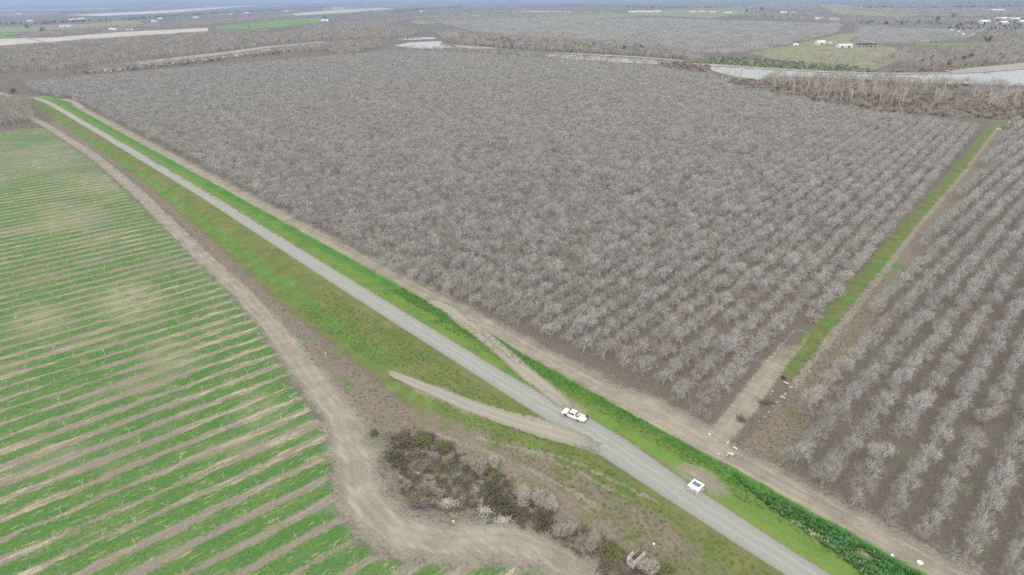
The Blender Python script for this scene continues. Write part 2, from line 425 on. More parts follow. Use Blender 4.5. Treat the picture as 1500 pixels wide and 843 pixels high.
for px, py, r in [(1262, 818, 2.2), (1190, 788, 1.3), (1258, 835, 1.0)]:
    cu, cv = guv(px, py, .6); d = np.hypot((UU - cu) * .7, VV - cv); a_dirt = np.maximum(a_dirt, .75 * (1 - sstep(r * .4, r, d))); a_bright = a_bright * sstep(r * .6, r * 1.2, d)
for R in (RAMP_R, RAMP_L):
    d, e_ = dist_line(R, UU, VV); a_dirt = np.maximum(a_dirt, .8 * (1 - sstep(1.0, 3.6, d)) * (1 if R is RAMP_R else sstep(.75, 1.5, e_[..., 0])))
# dry weeds and brambles
weed_lo = np.interp(UU, [20, 60, 100, 153, 210, 305, 446, 626], [40, 44, 50, 57.5, 63.5, 69.2, 75, 72])
a_weed = .74 * sstep(-1.6, 1.2, VV - weed_lo) * (1 - sstep(-1.5, 2.6, VV - toe)) * (UU < 680) * (UU > -80) * sstep(60, 110, UU)
h_sd = sdf_poly(HOLLOW, UU, VV)
a_weed = np.maximum(a_weed, sstep(-3.5, 2.5, h_sd))
low = sdf_poly(poly_uv([(520, 540), (600, 585), (700, 622), (800, 668), (900, 722), (985, 770), (1050, 825), (1130, 900), (900, 900), (820, 790), (700, 690), (560, 640)], .8), UU, VV)
a_weed = np.maximum(a_weed, sstep(-3.5, 3.0, low) * .58)
bank = sdf_poly(poly_uv([(1045, 116), (1250, 121), (1500, 128), (1600, 130), (1600, 200), (1475, 178), (1330, 167), (1250, 160), (1150, 142), (1060, 128)]), UU, VV)
a_weed = np.maximum(a_weed, sstep(-6, 6, bank))
d_d, _ = dist_line(DITCH, UU, VV)
a_weed = np.maximum(a_weed, (1 - sstep(2.5, 6.5, d_d)) * .85 * sstep(108, 113, VV))
a_worn = np.zeros_like(UU)
for px, py, ru, rv_, k in [(190, 440, 22, 12, .8), (330, 350, 40, 14, .75), (100, 320, 30, 18, .6), (60, 470, 18, 10, .6), (250, 520, 16, 8, .5), (150, 270, 40, 20, .5), (380, 600, 10, 8, .4), (60, 230, 60, 30, .35)]:
    cu, cv = guv(px, py); a_worn = np.maximum(a_worn, k * (1 - sstep(.3, 1.2, np.hypot((UU - cu) / ru, (VV - cv) / rv_))))
for nm, arr in (('field', a_field), ('bright', a_bright), ('olive', a_olive), ('dirt', a_dirt), ('weed', a_weed), ('yel', a_yel), ('rutd', rutd), ('worn', a_worn)):
    at = gm.attributes.new(nm, 'FLOAT', 'POINT'); at.data.foreach_set('value', arr.astype(np.float32).ravel())
FIELD_DIR = math.radians(39.8); FIELD_SP = 6.46; FIELD_PH = 80.9

def ground_material():
    t = new_mat('valley_ground'); p = t.pos()
    big = t.noise(.018, 3, .55, p); med = t.noise(.16, 4, .6, p); fine = t.noise(1.3, 4, .7, p); tiny = t.noise(5.0, 2, .6, p)
    pu = t.xform(p, (.12, .9, .9), AX); streak = t.noise(1.0, 4, .65, pu)          # drawn out along the levee
    def thr(a, amp=.8, n=None, w=.16):
        k = t.math('MULTIPLY_ADD', t.math('SUBTRACT', n if n is not None else med, .5), amp, t.attr(a))
        return t.step(k, .5 - w, .5 + w)
    # orchard floor: leaf litter over damp soil, thin weeds
    c = t.mix(t.step(fine, .3, .7), (.118, .106, .088), (.170, .153, .128))
    c = t.mix(t.math('MULTIPLY', t.step(med, .54, .72), .65), c, (.12, .14, .07))
    c = t.mix(t.math('MULTIPLY', t.step(big, .45, .7), .35), c, (.165, .150, .128))
    # young orchard: mown green alleys between bare tree rows
    pf = t.xform(p, (1, 1, 1), FIELD_DIR)
    sx = t.node('ShaderNodeSeparateXYZ'); t.l.new(pf, sx.inputs[0])
    edge = t.noise(.9, 4, .7, t.xform(p, (.3, .8, 1), FIELD_DIR))
    n_ = t.math('MULTIPLY_ADD', t.math('SUBTRACT', edge, .5), 2.6, sx.outputs[1])
    ph = t.math('FRACT', t.math('DIVIDE', t.math('SUBTRACT', n_, FIELD_PH - FIELD_SP / 2), FIELD_SP))
    d = t.math('ABSOLUTE', t.math('SUBTRACT', ph, .5))
    patch = t.noise(.045, 3, .6, t.xform(p, (.7, 1, 1), FIELD_DIR))
    rowpatch = t.noise(.35, 3, .6, t.xform(p, (.22, .75, 1), FIELD_DIR))
    wid = t.math('MULTIPLY_ADD', t.math('SUBTRACT', rowpatch, .5), -.45, t.math('MULTIPLY_ADD', t.math('SUBTRACT', patch, .5), -.6, .325))
    alley = t.step(t.math('MULTIPLY_ADD', t.math('SUBTRACT', fine, .5), .30, t.math('SUBTRACT', wid, d)), -.08, .08)
    g1 = t.mix(t.step(rowpatch, .35, .7), (.072, .21, .054), (.145, .25, .085))
    g1 = t.mix(t.step(fine, .35, .75), g1, t.mix(.45, g1, (.05, .11, .02)))
    grain = t.noise(1.0, 4, .75, t.xform(p, (1.6, 4.5, 3), FIELD_DIR))
    g1 = t.mix(t.step(grain, .42, .62), t.mix(.55, g1, (.035, .105, .025)), t.mix(.22, g1, (.25, .30, .12)))
    sp_n = t.noise(.8, 3, .7, t.xform(p, (.3, 1.6, 1), FIELD_DIR))
    g1 = t.mix(t.math('MULTIPLY', t.step(sp_n, .57, .68), .7), g1, (.38, .36, .22))
    soil = t.mix(t.step(fine, .3, .7), (.225, .195, .165), (.30, .268, .23))
    st = t.step(t.noise(.6, 4, .7, t.xform(p, (.2, 1.5, 1), FIELD_DIR)), .48, .60)
    soil = t.mix(t.step(grain, .4, .65), t.mix(.35, soil, (.10, .085, .07)), t.mix(.25, soil, (.40, .36, .29)))
    soil = t.mix(t.math('MULTIPLY', t.step(t.noise(.7, 4, .7, t.xform(p, (.35, 1.1, 1), FIELD_DIR)), .52, .68), .6), soil, (.15, .20, .085))
    stw = t.math('MULTIPLY', st, t.step(t.noise(.02, 2, .5, p), .38, .6))
    soil = t.mix(t.math('MULTIPLY', stw, t.step(grain, .32, .52)), soil, (.46, .42, .31))
    fcol = t.mix(alley, soil, g1)
    wk = t.math('MULTIPLY', t.math('MULTIPLY', t.step(t.noise(.55, 4, .7, t.xform(p, (.25, 1.0, 1), FIELD_DIR)), .36, .58), t.attr('worn')), .85)
    fcol = t.mix(wk, fcol, t.mix(t.step(grain, .35, .6), (.27, .24, .195), (.42, .385, .28)))
    fcol = t.mix(t.math('MULTIPLY', t.step(patch, .52, .72), .5), fcol, t.mix(t.step(fine, .3, .7), (.29, .27, .185), (.22, .205, .15)))
    fk = t.step(t.math('MULTIPLY_ADD', t.math('SUBTRACT', fine, .5), .35, t.math('MULTIPLY_ADD', t.math('SUBTRACT', edge, .5), 1.0, t.attr('field'))), .40, .66)
    c = t.mix(fk, c, fcol)
    # dull grass
    o = t.mix(t.step(med, .3, .7), (.105, .165, .047), (.175, .19, .075))
    o = t.mix(t.math('MULTIPLY', t.step(streak, .52, .72), .5), o, (.215, .18, .105))
    o = t.mix(t.step(fine, .4, .75), o, t.mix(.4, o, (.07, .09, .03)))
    c = t.mix(thr('olive', .5), c, o)
    # dry brown weeds
    w = t.mix(t.step(fine, .3, .7), (.155, .130, .105), (.238, .205, .165))
    w = t.mix(t.math('MULTIPLY', t.step(med, .5, .66), .7), w, (.14, .16, .065))
    w = t.mix(t.math('MULTIPLY', t.step(streak, .58, .7), .5), w, (.28, .23, .17))
    c = t.mix(thr('weed', .7), c, w)
    # lush grass
    b = t.mix(t.step(med, .3, .68), (.060, .195, .036), (.105, .25, .055))
    b = t.mix(t.math('MULTIPLY', t.attr('yel'), t.step(med, .1, .7)), b, t.mix(t.step(fine, .35, .7), (.15, .26, .05), (.185, .245, .07)))
    b = t.mix(t.math('MULTIPLY', t.step(streak, .55, .75), .5), b, (.14, .21, .045))
    b = t.mix(t.step(fine, .4, .8), b, t.mix(.4, b, (.03, .09, .015)))
    c = t.mix(thr('bright', .9, n=t.math('MULTIPLY_ADD', t.math('SUBTRACT', fine, .5), .5, t.math('MULTIPLY_ADD', t.math('SUBTRACT', streak, .5), .6, med)), w=.2), c, b)
    # bare trodden dirt
    dcol = t.mix(t.step(med, .3, .7), (.28, .258, .205), (.36, .335, .272))
    dcol = t.mix(t.math('MULTIPLY', t.step(fine, .4, .75), .5), dcol, (.26, .215, .175))
    dcol = t.mix(t.math('MULTIPLY', t.step(streak, .55, .7), .45), dcol, (.44, .40, .32))
    dn = t.math('MULTIPLY_ADD', t.math('SUBTRACT', fine, .5), .8, t.math('MULTIPLY_ADD', t.math('SUBTRACT', streak, .5), .7, med))
    dk = t.math('MULTIPLY_ADD', t.math('SUBTRACT', dn, .5), .85, t.attr('dirt'))
    c = t.mix(t.math('MULTIPLY', t.step(dk, .12, .5), .85), c, t.mix(t.step(fine, .3, .7), (.232, .210, .172), (.292, .266, .220)))
    c = t.mix(t.step(dk, .42, .95), c, dcol)
    rd = t.math('MULTIPLY_ADD', t.math('SUBTRACT', t.noise(.35, 3, .6, p), .5), .9, t.attr('rutd'))
    rb = t.math('SUBTRACT', 1.0, t.step(t.math('ABSOLUTE', t.math('SUBTRACT', rd, 1.0)), .12, .55))
    c = t.mix(t.math('MULTIPLY', t.math('MULTIPLY', rb, t.step(fine, .3, .6)), .25), c, (.19, .165, .13))
    rc = t.math('SUBTRACT', 1.0, t.step(t.math('ABSOLUTE', t.math('SUBTRACT', rd, 2.3)), .2, .8))
    c = t.mix(t.math('MULTIPLY', t.math('MULTIPLY', rc, t.step(streak, .42, .6)), .4), c, (.42, .385, .30))
    c = t.mix(t.math('MULTIPLY', t.step(tiny, .45, .7), .45), c, t.mix(.5, c, (.05, .045, .035)))
    c = t.mix(t.math('MULTIPLY', t.step(t.noise(3.1, 3, .7, p), .55, .75), .3), c, t.mix(.5, c, (.42, .40, .33)))
    t.l.new(c, t.bs.inputs['Base Color']); t.bs.inputs['Roughness'].default_value = .95; t.bs.inputs['Specular IOR Level'].default_value = .1
    b_ = t.node('ShaderNodeBump'); b_.inputs['Strength'].default_value = .6; b_.inputs['Distance'].default_value = .25
    hgt = t.math('MULTIPLY_ADD', tiny, .25, fine)
    t.l.new(hgt, b_.inputs['Height']); t.l.new(b_.outputs[0], t.bs.inputs['Normal'])
    return t.m
gm.materials.append(ground_material())
ground = link('ground', gm); tag(ground, kind='structure')

# ------------------------------------------------------------------ ribbons laid on the ground: roads and tracks
def ribbon_material(name, c1, c2, c3, soft):
    t = new_mat(name); p = t.pos()
    a = t.attr('across'); e = t.attr('edge')
    fine = t.noise(2.2, 4, .7, p); med = t.noise(.22, 3, .6, p)
    k = t.node('ShaderNodeCombineXYZ'); t.put(k.inputs[0], t.math('MULTIPLY', a, 4.2)); t.put(k.inputs[1], t.math('MULTIPLY', t.attr('along'), .035))
    lines = t.noise(1.6, 3, .6, k.outputs[0])
    c = t.mix(t.step(fine, .3, .7), c1, c2)
    c = t.mix(t.math('MULTIPLY', t.step(lines, .48, .68), .25), c, c3)
    c = t.mix(t.math('MULTIPLY', t.step(med, .55, .75), .35), c, t.mix(.5, c2, (.16, .15, .11)))
    wob = t.math('MULTIPLY_ADD', t.math('SUBTRACT', t.noise(.09, 2, .5, p), .5), 1.4, a)
    wl = t.math('SUBTRACT', 1.0, t.step(t.math('ABSOLUTE', t.math('SUBTRACT', t.math('ABSOLUTE', wob), .95)), .12, .55))
    c = t.mix(t.math('MULTIPLY', wl, .3), c, t.mix(.5, c2, (.50, .49, .46)))
    c = t.mix(t.math('MULTIPLY', t.step(t.math('MULTIPLY_ADD', fine, -.5, e), .55, .05), .6), c, (.25, .23, .175))
    c = t.mix(t.math('MULTIPLY', t.step(t.noise(9.0, 2, .6, p), .52, .68), .35), c, t.mix(.5, c1, (.10, .10, .09)))
    t.l.new(c, t.bs.inputs['Base Color']); t.bs.inputs['Roughness'].default_value = .95
    tr = t.node('ShaderNodeBsdfTransparent'); mx = t.node('ShaderNodeMixShader')
    al = t.step(t.math('MULTIPLY_ADD', t.math('SUBTRACT', t.noise(.7, 4, .65, p), .5), soft, e), .15, .42)
    t.l.new(al, mx.inputs[0]); t.l.new(tr.outputs[0], mx.inputs[1]); t.l.new(t.bs.outputs[0], mx.inputs[2]); t.l.new(mx.outputs[0], t.out.inputs[0])
    b_ = t.node('ShaderNodeBump'); b_.inputs['Strength'].default_value = .3; b_.inputs['Distance'].default_value = .06
    t.l.new(fine, b_.inputs['Height']); t.l.new(b_.outputs[0], t.bs.inputs['Normal'])
    return t.m
def ribbon(name, line, mat, lift, step=1.5, ncol=9):
    """line rows: u, v, half-width left, half-width right"""
    L = np.asarray(line, float); seg = np.hypot(np.diff(L[:, 0]), np.diff(L[:, 1])); s = np.r_[0, np.cumsum(seg)]
    n = max(int(s[-1] / step), 4); ss = np.linspace(0, s[-1], n)
    q = [np.interp(ss, s, L[:, k]) for k in range(L.shape[1])]
    for k in range(2):                                     # soften corners
        for _ in range(6): q[k][1:-1] = (q[k][:-2] + 2 * q[k][1:-1] + q[k][2:]) / 4
    du, dv = np.gradient(q[0]), np.gradient(q[1]); ln = np.hypot(du, dv); nx, ny = -dv / ln, du / ln
    ts = np.linspace(-1, 1, ncol); V_ = []; ac = []; ed = []; al = []
    for i in range(n):
        for t_ in ts:
            w = q[2][i] if t_ < 0 else q[3][i]
            u, v = q[0][i] + nx[i] * w * t_, q[1][i] + ny[i] * w * t_
            V_.append((u, v)); ac.append(w * t_); ed.append(min((1 - abs(t_)) * 1.6, 1) * min(1, .05 + min(i * step / 14.0, (n - 1 - i) * step / 9.0))); al.append(ss[i])
    V_ = np.array(V_); z = height(V_[:, 0], V_[:, 1]) + np.minimum(lift, .015 + np.array(al) * .012); X, Y = xy(V_[:, 0], V_[:, 1])
    me = bpy.data.meshes.new(name)
    F = [(i * ncol + k, i * ncol + k + 1, (i + 1) * ncol + k + 1, (i + 1) * ncol + k) for i in range(n - 1) for k in range(ncol - 1)]
    me.from_pydata(np.stack([X, Y, z], -1).tolist(), [], F); me.update()
    if me.polygons[0].normal.z < 0: me.flip_normals()
    me.polygons.foreach_set('use_smooth', [True] * len(F))
    for nm, arr in (('across', ac), ('edge', ed), ('along', al)):
        a = me.attributes.new(nm, 'FLOAT', 'POINT'); a.data.foreach_set('value', np.array(arr, np.float32))
    me.materials.append(mat); return tag(link(name, me), kind='structure')
GRAVEL = ribbon_material('grey_gravel', (.262, .276, .256), (.315, .328, .304), (.215, .224, .206), .3)
DIRT = ribbon_material('pale_dirt', (.27, .255, .21), (.345, .325, .27), (.21, .192, .155), 1.05)
road = [(-60, 87.2, 3.7, 3.7), (20, 87.2, 3.7, 3.7), (45, 88.0, 4.4, 4.4), (60, 89, 5.2, 5.2), (72, 89.3, 5.0, 5.0), (84, 88.6, 4.3, 4.3), (100, 88.5, 4.0, 4.0), (180, 89.0, 4.1, 4.1), (330, 91.2, 4.0, 4.0), (560, 90.6, 3.9, 3.9), (780, 89.0, 3.7, 3.7), (850, 84.5, 3.6, 3.6), (878, 72, 3.4, 3.4), (905, 20, 3.2, 3.2), (930, -40, 3, 3)]
road = [(a, b if a > 700 else b - .4, c, d) for a, b, c, d in road]
ribbon('gravel_road', road, GRAVEL, .03)
def track(name, P, w, lift=.11): return ribbon(name, [(a[0], a[1], w, w) for a in P], DIRT, lift)
track('dirt_track', [(RAMP_R[0][0] - 1, RAMP_R[0][1] - .5)] + [tuple(r[:2]) for r in RAMP_R[1:]] + [guv(655, 452), guv(620, 438)], 2.9)
ribbon('dirt_track', [(a[0], a[1], w, w) for a, w in zip([(RAMP_L[0][0] - 2, RAMP_L[0][1] + .6)] + [tuple(r[:2]) for r in RAMP_L[1:]], (3.0, 3.6, 3.2, 2.7, 2.2, 1.3))], DIRT, .11)
track('dirt_track', [(855, 88), (835, 97), (830, 108), (800, 112), (740, 109)], 4)
track('dirt_track', [(884, 70), (960, 62), (1080, 10), (1200, -60)], 5)

# ------------------------------------------------------------------ flat sheets: far fields, river, gravel bars
def sheet(name, px, mat, z=.1, sub=0):
    P = poly_xy(px, z)
    me = bpy.data.meshes.new(name); me.from_pydata([(a, b, z) for a, b in P], [], [tuple(range(len(P)))]); me.update()
    if me.polygons[0].normal.z < 0: me.flip_normals()
    me.materials.append(mat); return tag(link(name, me), kind='structure')
sheet('field', [(-150, 77), (0, 67), (62, 64), (180, 55), (305, 46), (305, 41), (180, 47), (75, 55.5), (0, 57), (-150, 66)], FIELD_PALE, .2)
sheet('field', [(305, 41.6), (345, 43.5), (400, 41), (470, 33), (482, 29), (455, 26.5), (400, 30.5), (330, 38)], FIELD_GREEN, .3)
sheet('field', [(-150, 58), (0, 48), (28, 50), (32, 55), (0, 56.5), (-150, 64)], FIELD_GREEN, .4)
sheet('field', [(0, 50), (200, 36), (330, 28), (430, 20), (430, 24), (300, 37), (70, 54), (30, 55)], FIELD_BROWN, .15)
sheet('field', [(-100, 44), (0, 40), (90, 37), (200, 30), (210, 35), (120, 41), (60, 46), (0, 48), (-100, 54)], FIELD_DULLGREEN, .25)
sheet('field', [(95, 22.5), (150, 20), (250, 15), (330, 9.5), (385, 7.8), (330, 12.5), (250, 19), (150, 23.5)], FIELD_BLOSSOM, .3)
sheet('field', [(0, 15), (160, 12.6), (165, 13.4), (0, 16)], FIELD_BLOSSOM, .35)
sheet('field', [(0, 24), (90, 20), (0, 20)], FIELD_DULLGREEN, .2)
sheet('field', [(400, 25), (500, 19.5), (580, 13), (560, 11.5), (500, 14), (430, 20)], FIELD_PALE, .35)
sheet('field', [(430, 6), (560, 3), (640, 4), (560, 11), (500, 13)], FIELD_BROWN, .25)
sheet('field', [(600, 31), (655, 28), (640, 34), (610, 36)], FIELD_DULLGREEN, .3)
sheet('field', [(750, 16.3), (838, 17.3), (838, 18.9), (752, 18.2)], FIELD_BLOSSOM, .3)
sheet('field', [(820, 21), (920, 20), (960, 23), (880, 27), (820, 31), (770, 27)], FIELD_DULLGREEN, .2)
sheet('field', [(905, 22), (975, 15), (1095, 10), (1092, 20), (1040, 27), (1000, 24.5), (960, 24)], FIELD_DULLGREEN, .3)
sheet('field', [(1040, 12.2), (1093, 10.6), (1092, 15), (1060, 16)], FIELD_GREEN, .4)
sheet('field', [(1195, 6), (1225, 7), (1290, 16), (1350, 22), (1320, 26), (1220, 20)], FIELD_DULLGREEN, .3)
sheet('field', [(1095, 78), (1160, 66), (1230, 50), (1262, 48), (1245, 60), (1310, 70), (1320, 88), (1275, 105), (1215, 101), (1150, 90)], FIELD_DULLGREEN, .2)
sheet('field', [(1340, 64), (1500, 62), (1500, 66), (1345, 67)], FIELD_GREEN, .3)
sheet('river_bank', [(1015, 88), (1050, 82), (1120, 88), (1240, 96), (1290, 104), (1230, 107), (1100, 99), (1015, 94)], BANKGREEN, .3)

def water_material():
    t = new_mat('river_water'); p = t.pos()
    t.l.new(t.mix(t.noise(.02, 2, .5, p), (.05, .065, .06), (.07, .085, .075)), t.bs.inputs['Base Color'])
    t.bs.inputs['Roughness'].default_value = .03; t.bs.inputs['Specular IOR Level'].default_value = .5; t.bs.inputs['IOR'].default_value = 1.5
    b_ = t.node('ShaderNodeBump'); b_.inputs['Strength'].default_value = .025; b_.inputs['Distance'].default_value = .3
    t.l.new(t.noise(.5, 3, .6, p), b_.inputs['Height']); t.l.new(b_.outputs[0], t.bs.inputs['Normal'])
    return t.m
WATER = water_material()
sheet('river', [(1020, 94.5), (1060, 97), (1120, 101), (1200, 105.5), (1300, 108.5), (1400, 108), (1470, 104), (1560, 97), (1640, 92), (1700, 130), (1560, 131), (1500, 129), (1400, 124), (1290, 117.5), (1200, 113.5), (1140, 112), (1110, 117), (1080, 113), (1055, 107), (1030, 100), (1005, 95)], WATER, .15)
sheet('river', [(578, 67), (600, 62.5), (630, 61), (655, 60.5), (652, 66), (672, 70), (640, 72), (600, 71)], WATER, .15)
sheet('river', [(570, 57), (600, 54.5), (635, 55), (640, 57), (600, 59)], WATER, .15)
sheet('river', [(120, 104), (200, 95), (300, 85), (370, 76), (400, 70), (440, 66), (500, 62), (500, 64.5), (420, 73), (330, 86), (220, 98), (140, 108)], WATER, .15)
sheet('river', [(800, 78), (860, 80), (930, 84), (1000, 90), (1000, 96), (930, 93), (850, 88), (800, 83)], WATER, .15)
sheet('gravel_bar', [(1010, 92.5), (1060, 95), (1120, 99.5), (1200, 104), (1300, 107), (1400, 106.5), (1460, 102.5), (1500, 98), (1560, 93), (1560, 96), (1470, 104), (1400, 108.3), (1300, 109), (1200, 106), (1120, 101.6), (1010, 95)], SANDM, .4)
sheet('gravel_bar', [(1380, 103.5), (1440, 98), (1500, 92), (1560, 88), (1560, 94), (1500, 99), (1450, 104), (1400, 107)], SANDM, .42)
sheet('gravel_bar', [(180, 93), (260, 84), (330, 76), (390, 68), (470, 61), (485, 62), (400, 70), (340, 79), (270, 88), (190, 97)], SANDM, .42)
sheet('gravel_bar', [(800, 77), (850, 78.5), (930, 82.5), (1000, 88.5), (1000, 90), (930, 84.5), (850, 80.5)], SANDM, .42)
sheet('gravel_bar', [(665, 66), (700, 68), (735, 71), (700, 73), (670, 70)], SANDM, .42)
sheet('country_road', [(1250, 37.8), (1350, 38), (1460, 39.2), (1500, 42), (1500, 43.2), (1455, 40.2), (1350, 38.6), (1250, 38.3)], TARM, .5)
sheet('country_road', [(1215, 6.2), (1250, 9), (1290, 14.6), (1340, 19), (1340, 19.8), (1288, 15.4), (1248, 9.8), (1213, 7)], TARM, .5)
sheet('country_road', [(30, 53.6), (60, 59.5), (78, 64), (84, 66.5), (80, 66.8), (74, 64.5), (56, 60), (28, 54.2)], TARM, .6)

# hills on the horizon
hm = MB(); hp = [(-9000, 17000)]
xs = np.linspace(-26000, 2000, 60)
for r, (dy, k) in enumerate(((0, 0), (700, .55), (1500, 1.0), (2600, .8), (3400, 0))):
    for i, x in enumerate(xs):
        ht = 95 * (0.75 + .35 * math.sin(i * .41) + .25 * math.sin(i * .93 + 1)) * sstep(2000, -5000, x) if False else 95 * (0.75 + .35 * math.sin(i * .41) + .25 * math.sin(i * .93 + 1)) * float(np.clip((1500 - x) / 9000, 0, 1))
        hm.v.append((x, 17500 + dy + .12 * x, -8 + k * max(ht, 6)))
for r in range(4):
    for i in range(59):
        a = r * 60 + i; hm.f.append((a, a + 1, a + 61, a + 60))
tag(hm.build('hills', HILLM, smooth=True), kind='structure')

# ------------------------------------------------------------------ bare orchard trees
def branch_tree(seed, height_, spread, trunk_h, n_scaf, counts, rscale=1.0, upright=.55, sides=(5, 4, 3, 3), droop=0.0, twig=1.0, wig=.16):
    R = random.Random(seed); trunk, crown = MB(), MB()
    def rv(d, ang):
        a = d.orthogonal().normalized(); a.rotate(Matrix.Rotation(R.uniform(0, 6.283), 3, d))
        return (d * math.cos(ang) + a * math.sin(ang)).normalized()
    def grow(p, d, ln, r, lev, mb, nseg):
        pts = [p.copy()]; rad = [r]; q = p.copy(); dd = d.copy()
        for i in range(nseg):
            dd = (dd + Vector((R.gauss(0, wig), R.gauss(0, wig), R.gauss(.05, wig * .8) - droop * lev))).normalized()
            q = q + dd * (ln / nseg); pts.append(q.copy()); rad.append(r * (1 - .55 * (i + 1) / nseg))
        if lev >= 3: rad[-1] = r * .3
        mb.tube(pts, rad, sides[min(lev, 3)], cap=False)
        if lev >= len(counts): return
        for k in range(counts[lev]):
            t = R.uniform(.35, 1.0) if k else 1.0
            f = t * nseg; i = min(int(f), nseg - 1); pp = pts[i].lerp(pts[i + 1], f - i)
            sd = (pts[i + 1] - pts[i]).normalized()
            nd = rv(sd, R.uniform(.35, .95)); nd.z += .22 * upright; nd.normalize()
            grow(pp, nd, ln * R.uniform(.52, .78), max(rad[i] * .55, .014 * rscale * twig), lev + 1, crown, 3 if lev < 1 else 2)
    tp = Vector((R.uniform(-.12, .12), R.uniform(-.12, .12), trunk_h))
    trunk.tube([(0, 0, -.15), (tp.x * .4, tp.y * .4, trunk_h * .5), tuple(tp)], [.2 * rscale, .16 * rscale, .15 * rscale], 7, cap=False)
    a0 = R.uniform(0, 6.28); L0 = height_ * .43
    for k in range(n_scaf):
        a = a0 + 6.283 * k / n_scaf + R.uniform(-.3, .3); el = R.uniform(.55, 1.0) if k else 1.25
        d = Vector((math.cos(a) * math.cos(el) * spread, math.sin(a) * math.cos(el) * spread, math.sin(el))).normalized()
        grow(tp - Vector((0, 0, .1 * k / n_scaf)), d, L0 * R.uniform(.85, 1.15), .095 * rscale, 0, trunk, 4)
    return trunk, crown
def joined(name, trunk, crown, m1, m2):
    n = len(trunk.v); me = bpy.data.meshes.new(name)
    me.from_pydata(trunk.v + crown.v, [], trunk.f + [tuple(i + n for i in f) for f in crown.f]); me.update()
    me.materials.append(m1); me.materials.append(m2)
    me.polygons.foreach_set('material_index', [0] * len(trunk.f) + [1] * len(crown.f)); return me
def fit(tr, cw, rad, top):
    a = np.array(cw.v); kx = rad / np.percentile(np.hypot(a[:, 0], a[:, 1]), 95); kz = top / np.percentile(a[:, 2], 99.5)
    for m in (tr, cw): m.v = [(x * kx, y * kx, z * kz) for x, y, z in m.v]
ORCH = []
for i in range(9):
    tr, cw = branch_tree(100 + i, 6.3, .95, .95 + .05 * i, 6, (5, 6, 6), .8, upright=.35, twig=1.2, wig=.26)
    fit(tr, cw, 2.95 + .25 * ((i * 7) % 3 - 1), 6.0 + .35 * ((i * 5) % 4 - 1.5))
    ORCH.append((tr.mesh('orchard_trunk', BARK), cw.mesh('orchard_crown', BARK2), joined('orchard_tree', tr, cw, BARK, BARK2)))

ROW_A = math.radians(48.6)
ra = np.array([math.cos(ROW_A), math.sin(ROW_A)]); rn = np.array([-math.sin(ROW_A), math.cos(ROW_A)])
MAIN = poly_xy([(1040, 628), (950, 575), (860, 529), (700, 464), (600, 417), (420, 315), (260, 226), (140, 164), (100, 146), (50, 137), (30, 118), (60, 112), (150, 108), (300, 93), (400, 81), (500, 74), (560, 76), (660, 79), (800, 88), (950, 101), (1040, 112), (1070, 128), (1200, 155), (1290, 171), (1441, 190), (1386, 258), (1210, 458), (1143, 528), (1080, 595)])
pts_main = []
o_n = float(np.array(gp(1150, 522)) @ rn) + .6
base_s = float(np.array(gp(1060, 615)) @ ra)
K = np.arange(0, 150); S = np.arange(-700, 900, 4.7)
kk, ss_ = np.meshgrid(K, S, indexing='ij')
jn = rng.normal(0, .12, kk.shape); js = rng.normal(0, .3, kk.shape)
px_ = ra[0] * (ss_ + js) + rn[0] * (o_n + kk * 6.5 + jn); py_ = ra[1] * (ss_ + js) + rn[1] * (o_n + kk * 6.5 + jn)
ins = sdf_poly(MAIN, px_, py_) > 1.2
ins &= rng.random(kk.shape) > .015
trees = []
for k in K:
    idx = np.where(ins[k])[0]
    for m, i in enumerate(idx): trees.append((px_[k, i], py_[k, i], 'm', int(k) + 1, m + 1))
for k in range(10):                                           # right-hand block: rows square to the road
    u0 = 31.2 - 6.5 * k
    vs = np.arange(113.0 + (3 if k == 0 else 0), 640, 4.1)
    m = 0
    for v in vs:
        u, v2 = u0 + rng.normal(0, .12), v + rng.normal(0, .3)
        x, y = xy(u, v2)
        gx = np.hypot(*(np.array([u, v2]) - np.array(guv(1440, 645))))
        if gx < 4.0 or rng.random() < .012: continue
        m += 1
        trees.append((x, y, 'r', k + 1, m))
for k in range(1, 8):                                         # rows that start further out, where the ditch swings away
    u0 = 31.2 + 6.5 * k
    for v in np.arange(113, 640, 4.6):
        if u0 < np.interp(v, STRIP_C[:, 1], STRIP_C[:, 0]) - 8.5:
            x, y = xy(u0 + rng.normal(0, .22), v + rng.normal(0, .3)); trees.append((x, y, 'x', k, 0))
def seen(x, y, z=3.0, pad=.04):
    c = Rn.T @ np.array([x, y, z - CAM_H]);
    if c[2] > -1: return False
    a, b = (CXP + FPX * c[0] / -c[2]) / 1500, (CYP - FPX * c[1] / -c[2]) / 843
    return -pad < a < 1 + pad and -pad < b < 1 + pad
trees = [t for t in trees if seen(t[0], t[1], 3, .25)]
trees.sort(key=lambda t: (0 if t[2] != 'x' and seen(t[0], t[1], 3, .0) else 1, math.hypot(t[0], t[1])))
near, rest = trees[:300], trees[300:]
STRETCH = {'m': (1.24, 1.0, .97), 'r': (1.28, .80, .97), 'x': (1.2, .8, .97)}     # hedged along the row, clear alleys between
for x, y, blk, k, m in near:
    tr, cw, _ = random.choice(ORCH)
    e = empty('orchard_tree', (x, y, hxy(x, y)), (ROW_A if blk == 'm' else AX - math.pi / 2) + random.choice((0, math.pi)) + random.gauss(0, .35), 1)
    s_ = random.uniform(.78, 1.12); st = STRETCH[blk]; e.scale = (s_ * st[0], s_ * st[1], s_ * st[2])
    link('trunk', tr, e); link('crown', cw, e)
    if blk == 'm': lab = 'bare grey tree, %s from the dirt headland, %s row left of the grass strip' % (nth(m), nth(k))
    else: lab = 'bare grey tree, %s from the dirt headland, %s row right of the ditch' % (nth(m), nth(k))
    tag(e, lab, 'tree', 'bare orchard trees in rows')
